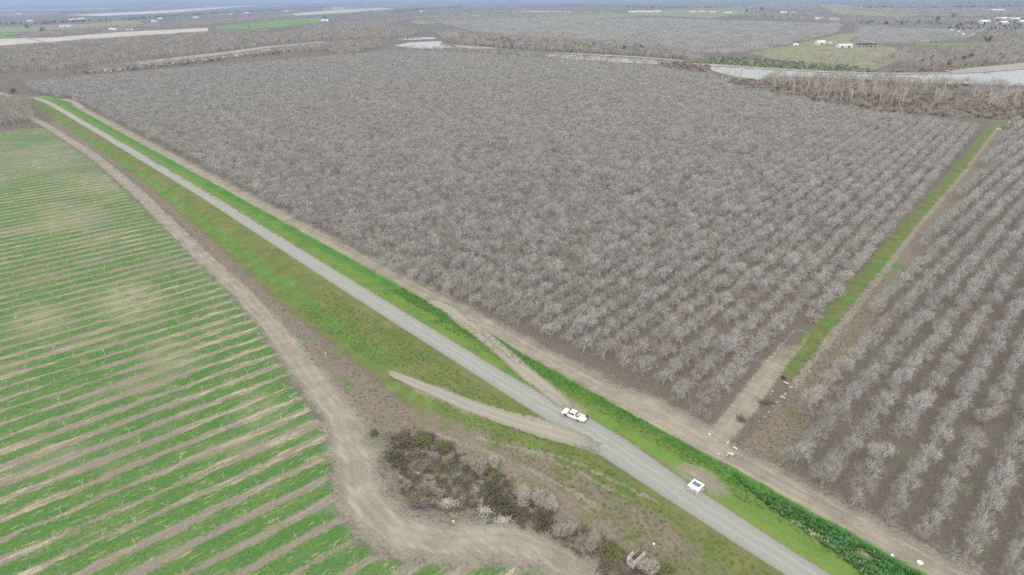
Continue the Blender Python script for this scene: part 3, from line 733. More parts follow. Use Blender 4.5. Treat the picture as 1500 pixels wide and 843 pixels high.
r_near = [t for t in rest if math.hypot(t[0], t[1]) < 330]; r_far = [t for t in rest if math.hypot(t[0], t[1]) >= 330]
allr = np.array([(t[0], t[1], hxy(t[0], t[1]) if math.hypot(t[0], t[1]) < 330 else 0.0) for t in rest])
scatter('orchard_trees_beyond', allr, [o[2] for o in ORCH], 'the rest of the bare grey orchard rows filling the plain', 'orchard', .8, 1.14,
        align=[ROW_A if t[2] == 'm' else AX - math.pi / 2 for t in rest], stretch=[STRETCH[t[2]] for t in rest])

# taller trees in the block beyond the young field, upper left
LB = poly_xy([(-140, 172), (-60, 152), (20, 149), (44, 152), (56, 176), (20, 184), (-140, 205)])
a_ = np.arange(-1000, 0, 7.0); b_ = np.arange(300, 900, 7.0); lx, ly = np.meshgrid(a_, b_)
q = sdf_poly(LB, lx, ly) > 2
tallT = [joined('tall_orchard_tree', *branch_tree(160 + i, 9.5, .9, 1.9, 5, (5, 4, 3), 1.3), PALEBARK, RIVERBARK) for i in range(3)]
P_ = np.stack([lx[q] + rng.normal(0, .4, q.sum()), ly[q] + rng.normal(0, .4, q.sum()), np.zeros(q.sum())], -1)
edge_pts = sorted([tuple(p) for p in P_ if seen(p[0], p[1], 3, 0)], key=lambda p: math.hypot(p[0], p[1]))[:9]
edge_pts.sort(key=lambda p: p[0] / p[1])
for i, p in enumerate(edge_pts):
    e = empty('tall_orchard_tree', p, random.uniform(0, 6.28)); tr, cw = branch_tree(170 + i, 9.5, .9, 1.9, 5, (5, 4, 3), 1.3)
    tr.build('trunk', PALEBARK, e); cw.build('crown', RIVERBARK, e)
    tag(e, 'tall pale-trunked bare tree behind the striped field, %s from the left' % nth(i + 1), 'tree', 'tall trees behind the young field')
es = set(edge_pts)
scatter('tall_orchard_block', [p for p in map(tuple, P_) if p not in es], tallT, 'block of tall bare trees beyond the young field', 'orchard', .9, 1.1)

# ------------------------------------------------------------------ saplings of the young orchard
def sapling(seed):
    R = random.Random(seed); m = MB(); h = R.uniform(1.0, 1.3)
    top = Vector((R.uniform(-.12, .12), R.uniform(-.12, .12), h)); m.tube([(0, 0, -.05), tuple(top * .5), tuple(top)], [.06, .05, .045], 5, cap=False)
    for k in range(R.randint(3, 4)):
        a = R.uniform(0, 6.28); l = R.uniform(.7, 1.15); d = Vector((math.cos(a) * .7, math.sin(a) * .7, R.uniform(.5, 1.0))).normalized()
        p = top + d * l; m.tube([tuple(top), tuple(top + d * l * .5 + Vector((0, 0, .05))), tuple(p)], [.035, .03, .015], 4, cap=False)
        for j in range(2):
            d2 = (d + Vector((R.uniform(-.7, .7), R.uniform(-.7, .7), R.uniform(-.1, .5)))).normalized()
            b = top + d * l * R.uniform(.4, .9); m.tube([tuple(b), tuple(b + d2 * .45)], [.02, .01], 3, cap=False)
    return m.mesh('sapling', PALEBARK)
SAPL = [sapling(i) for i in range(8)]
fd = np.array([math.cos(FIELD_DIR), math.sin(FIELD_DIR)]); fn = np.array([-math.sin(FIELD_DIR), math.cos(FIELD_DIR)])
sap = []
for k in range(0, 75):
    n0 = FIELD_PH - FIELD_SP * 1.5 + k * FIELD_SP
    s = np.arange(-700, 300, 5.8) + (k % 2) * 1.3
    x = fd[0] * s + fn[0] * n0; y = fd[1] * s + fn[1] * n0
    u, v = uvw(x, y); ok = sdf_poly(FIELD, u, v) > .3
    idx = np.where(ok)[0][::-1]
    for m, i in enumerate(idx):
        if not seen(x[i], y[i], 1, .03) or random.random() < .06: continue
        sap.append((x[i] + random.gauss(0, .15), y[i] + random.gauss(0, .15), k, m + 1))
rows_seen = sorted({s[2] for s in sap}); rank = {k: i + 1 for i, k in enumerate(rows_seen)}
sap.sort(key=lambda t: (0 if seen(t[0], t[1], 1, 0) else 1, math.hypot(t[0], t[1])))
for x, y, k, m in sap[:300]:
    o = link('sapling', random.choice(SAPL)); o.location = (x, y, hxy(x, y)); o.rotation_euler = (random.gauss(0, .06), random.gauss(0, .06), random.uniform(0, 6.28)); s_ = random.uniform(.75, 1.15); o.scale = (s_, s_, s_)
    tag(o, 'pale young sapling, %s from the dirt track, %s row up from the photo bottom' % (nth(m), nth(rank[k])), 'sapling', 'young saplings in the striped field')
if len(sap) > 300:
    scatter('saplings_beyond', [(t[0], t[1], 0.0) for t in sap[300:]], SAPL, 'the farther pale saplings dotted along the striped field rows', 'saplings', .75, 1.15, tilt=.06)

# ------------------------------------------------------------------ riverside woods and far orchards
def bush_mesh(seed, h, w, n, mat, stem=.03, leaf=None, leafmat=None, leaf_n=0, upright=.5):
    """many thin stems from one stool, some with leaf faces"""
    R = random.Random(seed); m = MB()
    tips = []; lead = [(R.gauss(0, .2) * w, R.gauss(0, .2) * w, R.uniform(.5, 1.08), R.uniform(.35, .75)) for _ in range(6)]
    for k in range(n):
        a = R.uniform(0, 6.283); r0 = R.uniform(0, .15) * w; lx_, ly_, lh, lw = R.choice(lead)
        b = Vector((math.cos(a) * r0, math.sin(a) * r0, -.05)); sp = R.uniform(.15, 1) ** upright
        b += Vector((lx_ * .7, ly_ * .7, 0)); t = Vector((lx_ + math.cos(a) * w * .5 * sp * lw, ly_ + math.sin(a) * w * .5 * sp * lw, h * lh * R.uniform(.55, 1.08) * (1.08 - .35 * sp)))
        mid = b.lerp(t, .5) + Vector((R.gauss(0, .06 * w), R.gauss(0, .06 * w), h * .08))
        m.tube([tuple(b), tuple(mid), tuple(t)], [stem, stem * .8, stem * .3], 3, cap=False); tips.append((b, mid, t))
        for j in range(3):
            q = mid.lerp(t, R.uniform(0, .8)); d = (t - mid).normalized() + Vector((R.gauss(0, .6), R.gauss(0, .6), R.gauss(.1, .4)))
            e = q + d.normalized() * h * R.uniform(.15, .35); m.tube([tuple(q), tuple(e)], [stem * .6, stem * .2], 3, cap=False); tips.append((q, q.lerp(e, .5), e))
    nf = len(m.f)
    for k in range(leaf_n):
        b, mid, t = R.choice(tips); f = R.random(); q = (b.lerp(mid, f * 2) if f < .5 else mid.lerp(t, f * 2 - 1)) + Vector((R.gauss(0, .06 * w), R.gauss(0, .06 * w), R.gauss(0, .05 * h)))
        q.z = max(q.z, .05)
        n_ = Vector((R.gauss(0, 1), R.gauss(0, 1), R.gauss(.6, .8))).normalized(); a = n_.orthogonal().normalized(); c = n_.cross(a); s = leaf * R.uniform(.6, 1.3)
        m.quad(q - a * s, q - c * s * .5, q + a * s, q + c * s * .5)
    me = bpy.data.meshes.new('bush'); me.from_pydata(m.v, [], m.f); me.update(); me.materials.append(mat); me.materials.append(leafmat or mat)
    me.polygons.foreach_set('material_index', [0] * nf + [1] * (len(m.f) - nf)); return me
def wood_tree(seed, h, sp, bark, twig, k=1.0): return joined('wood_tree', *branch_tree(seed, h, sp, h * .14, 5, (4, 4, 3), k, sides=(3, 3, 3, 3)), bark, twig)
WOODT = [wood_tree(200 + i, 11, 1.0, RIVERBARK, RIVERBARK, 2.6) for i in range(4)] + [wood_tree(210 + i, 9, 1.1, PALEBARK, RIVERBARK, 2.4) for i in range(2)]
SCRUB = [bush_mesh(220 + i, 3.2, 4.5, 40, REDTWIG, .05) for i in range(3)]
SCRUBG = [bush_mesh(230 + i, 2.4, 4.5, 20, RIVERBARK, .05, .4, BRAMBLE, 160) for i in range(2)]
def crown_mesh(seed, h, w, n, leaf, mat, trunk=True, cone=0.0):
    R = random.Random(seed); m = MB()
    if trunk: m.tube([(0, 0, -.3), (0, 0, h * .5), (0, 0, h * .85)], [.04 * h, .03 * h, .01 * h], 5, cap=False)
    nf = len(m.f); lobes = [(Vector((R.gauss(0, .2) * w, R.gauss(0, .2) * w, h * R.uniform(.3, .85))), R.uniform(.2, .36) * w) for _ in range(9)]
    for k in range(n):
        c, r = R.choice(lobes); d = Vector((R.gauss(0, 1), R.gauss(0, 1), R.gauss(0, 1))).normalized(); q = c + d * r * R.uniform(.6, 1.05)
        if cone: s_ = max(.1, 1 - cone * q.z / h); q.x *= s_; q.y *= s_
        q.z = max(q.z, .2); n_ = (d + Vector((R.gauss(0, .6), R.gauss(0, .6), R.gauss(.3, .6)))).normalized(); a = n_.orthogonal().normalized(); cc = n_.cross(a); s = leaf * R.uniform(.6, 1.3)
        m.quad(q - a * s, q - cc * s * .7, q + a * s, q + cc * s * .7)
    me = bpy.data.meshes.new('leafy_tree'); me.from_pydata(m.v, [], m.f); me.update(); me.materials.append(TRUNKM); me.materials.append(mat)
    me.polygons.foreach_set('material_index', [0] * nf + [1] * (len(m.f) - nf)); return me
EVERT = [crown_mesh(240 + i, 10, 8, 260, .8, EVERGREEN) for i in range(4)]
def fill(px, spacing, jit=.45, z=0.0):
    P = poly_xy(px, z); lo, hi = P.min(0), P.max(0)
    gx, gy = np.meshgrid(np.arange(lo[0], hi[0], spacing), np.arange(lo[1], hi[1], spacing)); gx = gx + rng.uniform(-jit, jit, gx.shape) * spacing; gy = gy + rng.uniform(-jit, jit, gy.shape) * spacing
    k = sdf_poly(P, gx, gy) > 0; return np.stack([gx[k], gy[k], np.zeros(k.sum())], -1)
WOODS = [
    ([(-120, 92), (0, 76), (150, 64), (300, 54), (420, 50), (480, 44), (560, 40), (600, 45), (625, 50), (560, 58), (480, 60), (390, 68), (330, 76), (240, 86), (150, 96), (90, 104), (0, 108), (-120, 125)], 11),
    ([(440, 43), (520, 34), (600, 30), (560, 40), (480, 46)], 14),
    ([(650, 60), (640, 50), (690, 48), (760, 56), (860, 62), (960, 70), (1010, 78), (1010, 88), (930, 82), (850, 77), (780, 74), (720, 69), (670, 66)], 10),
    ([(1010, 86), (1040, 92), (1010, 92)], 8),
    ([(1310, 76), (1400, 72), (1500, 64), (1600, 60), (1600, 82), (1500, 92), (1430, 99), (1340, 102), (1300, 99)], 11),
    ([(1410, 52), (1500, 46), (1600, 44), (1600, 62), (1500, 64), (1440, 62)], 16),
    ([(1095, 24), (1090, 12), (1120, 5), (1190, 4), (1205, 22), (1190, 31), (1130, 30)], 17),
    ([(1195, 24), (1260, 26), (1340, 28), (1420, 30), (1500, 26), (1600, 22), (1600, 30), (1500, 34), (1420, 36), (1300, 36), (1200, 33)], 20),
    ([(500, 84), (560, 70), (555, 62), (500, 66), (470, 74)], 9),
    ([(1180, 128), (1300, 132), (1420, 136), (1500, 138), (1600, 142), (1600, 170), (1500, 165), (1400, 160), (1300, 152), (1190, 140)], 15),
    ([(1280, 119), (1380, 125), (1500, 129), (1600, 131), (1600, 136), (1500, 134), (1380, 130), (1280, 124)], 11), ([(1040, 94), (1150, 99), (1290, 104.5), (1290, 102.5), (1150, 96.5), (1040, 91)], 17), ([(1110, 86), (1240, 80), (1330, 80), (1330, 97), (1240, 94), (1120, 92)], 24),
    ([(1130, 114), (1200, 115), (1290, 119), (1380, 125), (1400, 131), (1280, 131), (1180, 130), (1110, 126)], 12),
    ([(560, 74), (700, 76), (800, 84), (960, 97), (960, 101), (800, 90), (680, 80), (560, 78)], 13),
    ([(130, 107), (200, 98), (330, 86), (440, 70), (520, 66), (560, 72), (400, 80), (300, 92), (150, 108)], 11)]
pw = np.vstack([fill(a, b) for a, b in WOODS])
scatter('riverside_woodland', pw, WOODT, 'hazy mass of bare brown woodland along the river and farms', 'woodland', .6, 1.25)
ps = np.vstack([fill(a, b) for a, b in [
    ([(1045, 118), (1120, 120), (1250, 121), (1400, 125), (1500, 128), (1600, 130), (1600, 200), (1475, 178), (1400, 172), (1330, 167), (1250, 160), (1150, 142), (1080, 130)], 5.0),
    ([(1250, 106), (1330, 104), (1420, 101), (1400, 104), (1300, 107)], 6), ([(960, 92), (1040, 96), (1040, 118), (990, 108)], 5),
    ([(60, 112), (150, 103), (300, 88), (450, 70), (450, 74), (300, 93), (150, 108)], 9), ([(690, 74), (800, 85), (950, 98), (950, 101), (800, 89)], 8)]])
scatter('riverbank_scrub', ps, SCRUB + SCRUB + SCRUBG, 'reddish brown scrub along the near river bank', 'scrub', .5, 1.7)
pb = np.vstack([fill(a, b) for a, b in [([(1020, 88), (1050, 83), (1120, 88), (1240, 96), (1285, 103), (1230, 105), (1100, 98), (1020, 93)], 9), ([(700, 66), (850, 76), (1000, 86), (1000, 88), (850, 79), (700, 69)], 13)]])
scatter('green_bank_growth', pb, SCRUBG, 'dark green undergrowth on the far river bank', 'scrub', .5, 1.2)
lines = [([(-80, 41), (0, 37), (60, 36), (100, 33), (180, 30), (240, 26), (330, 19), (400, 16), (450, 13), (500, 8)], 60), ([(400, 12), (440, 9), (500, 4)], 90), ([(500, 9), (545, 6)], 60),
         ([(575, 19), (615, 14), (660, 12), (680, 10)], 55), ([(820, 8.5), (900, 10), (1000, 12.5), (1090, 11)], 90), ([(1250, 11.5), (1400, 11.5), (1500, 9.5)], 90), ([(1380, 6), (1440, 5), (1520, 4)], 120), ([(930, 1), (1090, 2)], 150),
         ([(90, 20), (130, 19)], 60), ([(205, 10.5), (235, 9.5)], 60), ([(390, 2.5), (520, 0)], 120), ([(560, 2), (640, 0)], 120), ([(40, 13), (110, 12)], 80)]
pl = []
for L_, wd in lines:
    L_ = np.array([gp(a, b) for a, b in L_]); seg = np.hypot(*np.diff(L_, axis=0).T); s = np.r_[0, np.cumsum(seg)]; n = int(s[-1] / 11)
    t_ = rng.uniform(0, s[-1], n); x = np.interp(t_, s, L_[:, 0]); y = np.interp(t_, s, L_[:, 1]); pl.append(np.stack([x + rng.normal(0, wd * .4, n), y + rng.normal(0, wd * .4, n), 0 * x], -1))
scatter('far_tree_lines', np.vstack(pl), EVERT + WOODT[:2], 'blue hazy tree lines between the far fields', 'trees', .8, 1.6)
pv_ = np.vstack([fill(a, b) for a, b in [([(1380, 44), (1420, 33), (1500, 27), (1580, 24), (1580, 42), (1500, 46), (1430, 50)], 24), ([(1095, 24), (1100, 14), (1180, 10), (1200, 24), (1150, 30)], 30), ([(1255, 36.5), (1380, 36.5), (1380, 33), (1255, 33)], 26), ([(1350, 90), (1480, 84), (1560, 72), (1560, 84), (1440, 98), (1340, 101)], 18), ([(0, 90), (200, 75), (400, 60), (500, 55), (400, 66), (200, 84), (0, 100)], 34), ([(660, 56), (800, 62), (960, 74), (960, 80), (800, 72), (680, 65)], 17)]])
scatter('mixed_farm_trees', pv_, EVERT + WOODT, 'scattered dark trees around the far farms and river bends', 'trees', .45, 1.1)
tile = MB()
for i in range(4):
    for j in range(4):
        tr, cw = branch_tree(300 + i * 4 + j, 6.5, 1.2, 1.0, 4, (4, 3), 3.0, sides=(3, 3, 3, 3)); ox, oy = (i - 1.5) * 7.0, (j - 1.5) * 7.0
        for q in (tr, cw):
            b = len(tile.v); tile.v += [(x + ox, y + oy, z) for x, y, z in q.v]; tile.f += [tuple(b + k for k in f) for f in q.f]
TILE = tile.mesh('orchard_tile', RIVERBARK); TILE2 = tile.mesh('orchard_tile_pale', BARK2)
FARO = [([(640, 33), (760, 28), (830, 30), (960, 28), (1090, 32), (1190, 35), (1230, 36), (1220, 50), (1160, 64), (1090, 78), (1010, 80), (900, 66), (760, 56), (700, 48)], TILE2, 26),
        ([(650, 24), (760, 18.6), (905, 19), (820, 24), (700, 31), (620, 33)], TILE, 27), ([(1260, 41), (1440, 45), (1420, 58), (1340, 64), (1290, 68), (1250, 60)], TILE2, 26),
        ([(1240, 13), (1500, 13), (1500, 22), (1400, 26), (1330, 22)], TILE, 30), ([(560, 30), (640, 22), (740, 15), (820, 14), (700, 22), (640, 28)], TILE, 30),
        ([(0, 55), (70, 53), (200, 42), (300, 36), (430, 26), (430, 22), (300, 31), (200, 38), (60, 49)], TILE, 30), ([(-100, 84), (0, 70), (150, 58), (300, 48), (430, 43), (330, 52), (150, 64), (0, 76), (-100, 92)], TILE, 27)]
for poly, tl, sp in FARO:
    P = fill(poly, sp, .08); scatter('far_orchard', P, [tl], 'bare orchard block across the river, greyed by haze', 'orchard', .9, 1.1)

# slim pale trunks along the near bank
def slim(seed):
    R = random.Random(seed); m = MB(); h = 9
    m.tube([(0, 0, -.2), (R.gauss(0, .2), R.gauss(0, .2), h * .5), (R.gauss(0, .5), R.gauss(0, .5), h)], [.24, .18, .06], 4, cap=False)
    for k in range(16):
        z = R.uniform(2, h * .95); a = R.uniform(0, 6.28); l = R.uniform(.5, 1.6); m.tube([(0, 0, z), (math.cos(a) * l * .5, math.sin(a) * l * .5, z + l)], [.09, .04], 3, cap=False)
    return m.mesh('slim_tree', PALEBARK)
SLIM = [slim(i) for i in range(5)]
spots = [(random.uniform(a, b), random.uniform(c, d)) for a, b, c, d, n in ((1055, 1085, 112, 122, 14), (1110, 1150, 120, 132, 12), (1150, 1290, 126, 150, 46), (1290, 1380, 136, 158, 16), (1430, 1500, 140, 160, 12)) for _ in range(n)]
spots.sort()
for i, (a, b) in enumerate(spots):
    x, y = gp(a, b); o = link('riverbank_tree', random.choice(SLIM)); o.location = (x, y, 0); s_ = random.uniform(.9, 1.6); o.scale = (s_,) * 3; o.rotation_euler = (random.gauss(0, .05), random.gauss(0, .05), random.uniform(0, 6.28))
    tag(o, 'slim pale bare trunk on the near river bank, %s such trunk from the left' % nth(i + 1), 'tree', 'slim pale trees on the near river bank')
def lone(px, py, me_tr, label, s=1.0, name='lone_tree'):
    x, y = gp(px, py); e = empty(name, (x, y, 0), random.uniform(0, 6), s)
    tr, cw = me_tr; tr.build('trunk', TRUNKM if cw[1] is not PALEBARK else PALEBARK, e); cw[0].build('crown', cw[1], e); return tag(e, label, 'tree')
def lt(seed, h, sp, mat, k=2.4): tr, cw = branch_tree(seed, h, sp, h * .15, 6, (5, 5, 4), k, sides=(4, 3, 3, 3)); return tr, (cw, mat)
lone(664, 62, lt(401, 26, 1.0, PALEBARK, 4.5), 'big pale bare tree standing at the end of the pond')
lone(650, 58, lt(402, 20, 1.0, PALEBARK, 4.0), 'smaller pale bare tree left of the big one by the pond')
lone(763, 72, lt(403, 15, .6, RIVERBARK, 3), 'dark upright tree on the far bank right of the pond')
lone(1292, 93, lt(404, 15, .9, RIVERBARK, 2.6), 'lone bare tree on the meadow right of the farmstead')
lone(1225, 92, lt(405, 15, 1.1, RIVERBARK, 2.4), 'spreading bare tree below the farmstead sheds')
lone(1308, 158, lt(406, 9, .8, BRAMBLE_R, 2.6), 'dark stubby shrub standing at the orchard edge near the river')
lone(1062, 84, lt(407, 15, .8, PALEBARK, 2.4), 'tall pale bare tree rising from the green river bank')
lone(1012, 100, lt(408, 12, .8, REDTWIG, 2.6), 'purplish bare tree clump at the left end of the right river reach')
def leafy(px, py, h, w, label, mat, seed, cone=0.0):
    x, y = gp(px, py); o = link('leafy_tree', crown_mesh(seed, h, w, 420, h * .07, mat, True, cone)); o.location = (x, y, 0); return tag(o, label, 'tree')
leafy(1372, 34, 24, 18, 'blue green conifer above the riverside road', EVERGREEN, 421, .6); leafy(1395, 27, 20, 24, 'yellow green leafy tree near the right farm houses', WILLOW, 422)
leafy(1093, 20, 26, 16, 'dark conifer at the end of the green field strip', EVERGREEN, 423, .5); leafy(1115, 18, 30, 30, 'broad dark evergreen beside the white farm house', EVERGREEN, 424)
leafy(365, 41, 13, 15, 'round tree alone in the bright green field', RIVERBARK, 425); leafy(476, 28, 20, 14, 'tree standing behind the white shed by the green field', EVERGREEN, 426)
leafy(620, 15, 34, 8, 'narrow dark tree beside the small white house', EVERGREEN, 427, .4); leafy(530, 19, 14, 16, 'dark round tree on the pale field edge', RIVERBARK, 428)
leafy(40, 42, 16, 26, 'dark tree cluster left of the pale teal shed', EVERGREEN, 429); leafy(62, 48, 16, 26, 'dark tree left of the rust red barn', EVERGREEN, 430); leafy(1446, 62, 12, 14, 'grey green tree below the right bank junk yard', EVERGREEN, 431)
leafy(20, 137, 5, 8, 'dark evergreen bush where the road bends at far left', EVERGREEN, 432)
x, y = gp(20, 137)

# ------------------------------------------------------------------ farm buildings
def building(px, py, w, d, h, rh, rz, wall, roof, label, name='farm_shed', cat='building', doors=1, lean=False):
    x, y = gp(px, py); e = empty(name, (x, y, 0), math.radians(rz))
    MB().box((0, 0, h / 2), (w, d, h)).build('wall', wall, e)
    o = .35; W, D = w / 2 + o, d / 2 + o
    r = MB(); prof = [(-D, h + .02), (0, h + rh), (D, h + .02), (D, h + .28), (0, h + rh + .28), (-D, h + .28)]
    n = len(prof); r.v = [(-W, a, b) for a, b in prof] + [(W, a, b) for a, b in prof]
    r.f = [(i, (i + 1) % n, n + (i + 1) % n, n + i) for i in range(n)] + [(0, 1, 4, 5), (1, 2, 3, 4), (6, 11, 10, 7), (7, 10, 9, 8)]
    r.build('roof', roof, e); g = MB(); g.v = [(-w / 2, -d / 2, h), (-w / 2, d / 2, h), (-w / 2, 0, h + rh - .1), (w / 2, -d / 2, h), (w / 2, d / 2, h), (w / 2, 0, h + rh - .1)]; g.f = [(0, 2, 1), (3, 4, 5)]; g.build('gable', wall, e)
    for k in range(doors): MB().box((-w / 2 + w * (k + .5) / doors, -d / 2 - .03, h * .35), (min(w / doors * .5, 4), .12, h * .7)).build('door', DOORM, e)
    return tag(e, label, cat)
B = building
B(97, 40, 46, 20, 6, 3, 5, WHITEWALL, TEALROOF, 'long pale teal shed in the green fields at upper left')
B(75, 48, 30, 14, 6, 4, 5, TANWALL, REDROOF, 'rust red barn below the pale teal shed', 'barn')
B(28, 22, 45, 22, 8, 4, 0, WHITEWALL, WHITEROOF, 'white shed alone on the far left plain')
B(45, 32, 30, 18, 6, 3, 0, WHITEWALL, WHITEROOF, 'white shed above the dark trees at far left')
B(120, 29, 36, 20, 7, 3, 10, WHITEWALL, WHITEROOF, 'white house at the end of the far pale band', 'farm_house')
B(108, 30.5, 44, 16, 6, 3, 10, WHITEWALL, WHITEROOF, 'low white shed left of the pale band house')
B(166, 45, 26, 14, 5, 3, 0, WHITEWALL, WHITEROOF, 'white farm house on the brown field at upper left', 'farm_house'); B(190, 45, 22, 12, 5, 3, 20, WHITEWALL, GREYROOF, 'grey roofed house right of the brown field farm house', 'farm_house'); B(152, 46, 18, 10, 4, 2, 0, TANWALL, GREYROOF, 'small grey shed left of the brown field farm house')
B(226, 33, 24, 14, 6, 3, 0, WHITEWALL, WHITEROOF, 'small white house right of the hazy grove', 'farm_house'); B(235, 28.5, 26, 14, 6, 3, 0, WHITEWALL, WHITEROOF, 'white shed behind the hazy grove'); B(287, 27, 26, 16, 6, 3, 0, WHITEWALL, WHITEROOF, 'white house under the long dark tree line', 'farm_house')
B(338, 22, 26, 16, 7, 3, 0, WHITEWALL, GREYROOF, 'pale house at the right end of the brown field', 'farm_house'); B(362, 20, 40, 18, 6, 3, 0, WHITEWALL, WHITEROOF, 'low white shed beneath the tree line'); B(420, 17, 36, 16, 6, 3, 0, WHITEWALL, WHITEROOF, 'small white shed at the right end of the tree line')
B(476, 32, 34, 18, 6, 4, 12, WHITEWALL, WHITEROOF, 'white shed at the right tip of the bright green field'); B(495, 13.5, 130, 60, 9, 4, 10, WHITEWALL, WHITEROOF, 'large white packing shed on the far plain', doors=4); B(477, 14, 60, 40, 8, 4, 10, WHITEWALL, GREYROOF, 'grey roofed shed left of the large packing shed')
B(536, 8, 70, 40, 8, 4, 0, WHITEWALL, WHITEROOF, 'white shed right of the large packing shed'); B(605, 3.5, 120, 60, 10, 4, 0, WHITEWALL, WHITEROOF, 'white shed almost on the horizon at upper centre'); B(617, 18, 22, 14, 6, 4, 0, WHITEWALL, WHITEROOF, 'small white house beside the narrow dark tree', 'farm_house'); B(697, 25, 36, 14, 4, 2, 0, TANWALL, WHITEROOF, 'low pale shed alone in the brown orchard')
for i, (px, py, w) in enumerate([(926, 19, 50), (938, 18.6, 60), (950, 18.8, 60), (962, 18.4, 50)]):
    B(px, py, w, 30, 7, 4, 4, WHITEWALL, WHITEROOF, '%s white greenhouse from the left in the bright row at top centre' % nth(i + 1), 'greenhouse', doors=2)
for i, (px, py, w) in enumerate([(1015, 18.8, 40), (1028, 18.4, 40), (1044, 18.8, 36), (1066, 20, 46)]):
    B(px, py, w, 16, 5, 3, 3, WHITEWALL, WHITEROOF, '%s low white shed from the left beside the green strip' % nth(i + 1), doors=2)
B(1147, 21.5, 36, 20, 9, 5, 10, WHITEWALL, WHITEROOF, 'white farm house among bare trees at top right', 'farm_house', doors=2); B(1163, 21, 26, 22, 11, 6, 40, WHITEWALL, REDROOF, 'red roofed white house among bare trees', 'farm_house', doors=2)
B(1200, 29, 36, 14, 5, 3, 0, WHITEWALL, WHITEROOF, 'low white shed right of the red roofed house'); B(1221, 30.5, 40, 14, 5, 3, 0, WHITEWALL, WHITEROOF, 'second low white shed right of the red roofed house')
B(1201, 65, 20, 12, 4, 3, 15, WHITEWALL, WHITEROOF, 'white tent roofed shed of the riverside farmstead'); B(1236, 70, 28, 12, 4.5, 2, 5, WHITEWALL, WHITEROOF, 'long white shed in the middle of the riverside farmstead', doors=2)
B(1268, 69, 40, 10, 4, 2.5, 2, TANWALL, BROWNROOF, 'long dark brown open barn of the riverside farmstead', 'barn', doors=5); B(1165, 68, 9, 6, 3, 2, 0, WHITEWALL, WHITEROOF, 'small white hut left of the riverside farmstead'); B(1218, 64, 14, 9, 3.5, 2, 30, WHITEWALL, GREYROOF, 'small grey shed behind the long white shed')
B(1460, 17, 70, 30, 8, 4, 0, WHITEWALL, WHITEROOF, 'white shed on the plain at far upper right'); B(1440, 35, 40, 22, 7, 5, 20, WHITEWALL, WHITEROOF, 'white farm house left of the right village', 'farm_house', doors=2); B(1465, 30, 40, 24, 7, 4, 0, WHITEWALL, WHITEROOF, 'upper white shed of the right village'); B(1468, 36, 30, 20, 6, 4, 15, WHITEWALL, WHITEROOF, 'lower white house of the right village', 'farm_house')
B(1484, 31, 34, 22, 7, 4, -20, WHITEWALL, WHITEROOF, 'white house between the village trees', 'farm_house'); B(1499, 35, 34, 20, 7, 4, 0, WHITEWALL, WHITEROOF, 'rightmost white house of the village, cut by the frame', 'farm_house')
for i, (px, py) in enumerate([(1393, 47), (1410, 53), (1425, 54), (1404, 49)]):
    x, y = gp(px, py); e = empty('storage_tank', (x, y, 0)); MB().tube([(0, 0, 0), (0, 0, 6)], [4, 4], 14).build('shell', TANKM, e, True); MB().tube([(0, 0, 6.02), (0, 0, 7.2)], [4.1, .3], 14).build('roof', GALV, e)
    tag(e, 'pale round tank in the riverside yard, %s from the left' % nth([1, 3, 4, 2][i]), 'tank')
m = MB(); R_ = random.Random(5)
for i in range(6): m.box((R_.uniform(-14, 14), R_.uniform(-2, 2), .8), (R_.uniform(4, 8), R_.uniform(2, 4), 1.6), R_.uniform(0, 3), (.5, .4))
o = m.build('soil_heap', ORANGE); x, y = gp(1205, 75); o.location = (x, y, 0); tag(o, 'long orange brown soil heap in front of the farmstead', 'heap')

# ------------------------------------------------------------------ brush in the hollow beside the levee
def shrub(px, py, mesh_args, label, name='shrub', s=1.0):
    x, y, z = on_ground(px, py); e = link(name, bush_mesh(*mesh_args)); e.location = (x, y, z - .05); e.scale = (s,) * 3; e.rotation_euler = (0, 0, random.uniform(0, 6)); return tag(e, label, 'shrub')
shrub(622, 650, (501, 3.2, 5.0, 120, WILLOW, .03, .14, WILLOW, 700), 'left olive green willow shrub at the top of the brush hollow', 'willow_shrub')
shrub(652, 658, (502, 2.8, 4.6, 110, WILLOW, .03, .14, WILLOW, 600), 'right olive green willow shrub at the top of the brush hollow', 'willow_shrub')
shrub(577, 672, (503, 2.2, 5.5, 70, BRAMBLE_R, .03, .22, BRAMBLE, 900), 'dark green bramble at the left end of the brush hollow', 'bramble')
shrub(600, 650, (504, 1.9, 5.0, 90, BRAMBLE_R, .03, .15, BRAMBLE_R, 500), 'reddish brown dry bramble left of the willow shrubs', 'bramble')
shrub(580, 640, (505, 1.6, 5.0, 80, BRAMBLE_R, .03, .15, BRAMBLE_R, 400), 'low brown bramble at the upper left of the hollow', 'bramble')
shrub(702, 690, (506, 3.8, 4.2, 300, PALEBARK, .04), 'pale grey bare shrub in the middle of the brush row', 'bare_shrub')
shrub(726, 684, (507, 3.6, 2.2, 190, PALEBARK, .04), 'narrow whitish bare shrub right of the pale grey one', 'bare_shrub')
shrub(768, 738, (508, 5.0, 3.6, 300, PALEBARK, .042), 'tallest pale bare shrub leaning over the dark brambles', 'bare_shrub')
shrub(790, 738, (509, 4.4, 3.2, 240, PALEBARK, .042), 'pale bare shrub just right of the tallest one', 'bare_shrub')
shrub(805, 745, (510, 3.4, 2.6, 200, PALEBARK, .042), 'small pale bare shrub behind the olive bramble', 'bare_shrub')
shrub(828, 785, (511, 3.8, 3.4, 260, PALEBARK, .042), 'pinkish bare shrub left of the greenish bush', 'bare_shrub'); shrub(868, 805, (512, 3.8, 2.8, 240, PALEBARK, .042), 'pinkish bare shrub touching the greenish bush', 'bare_shrub')
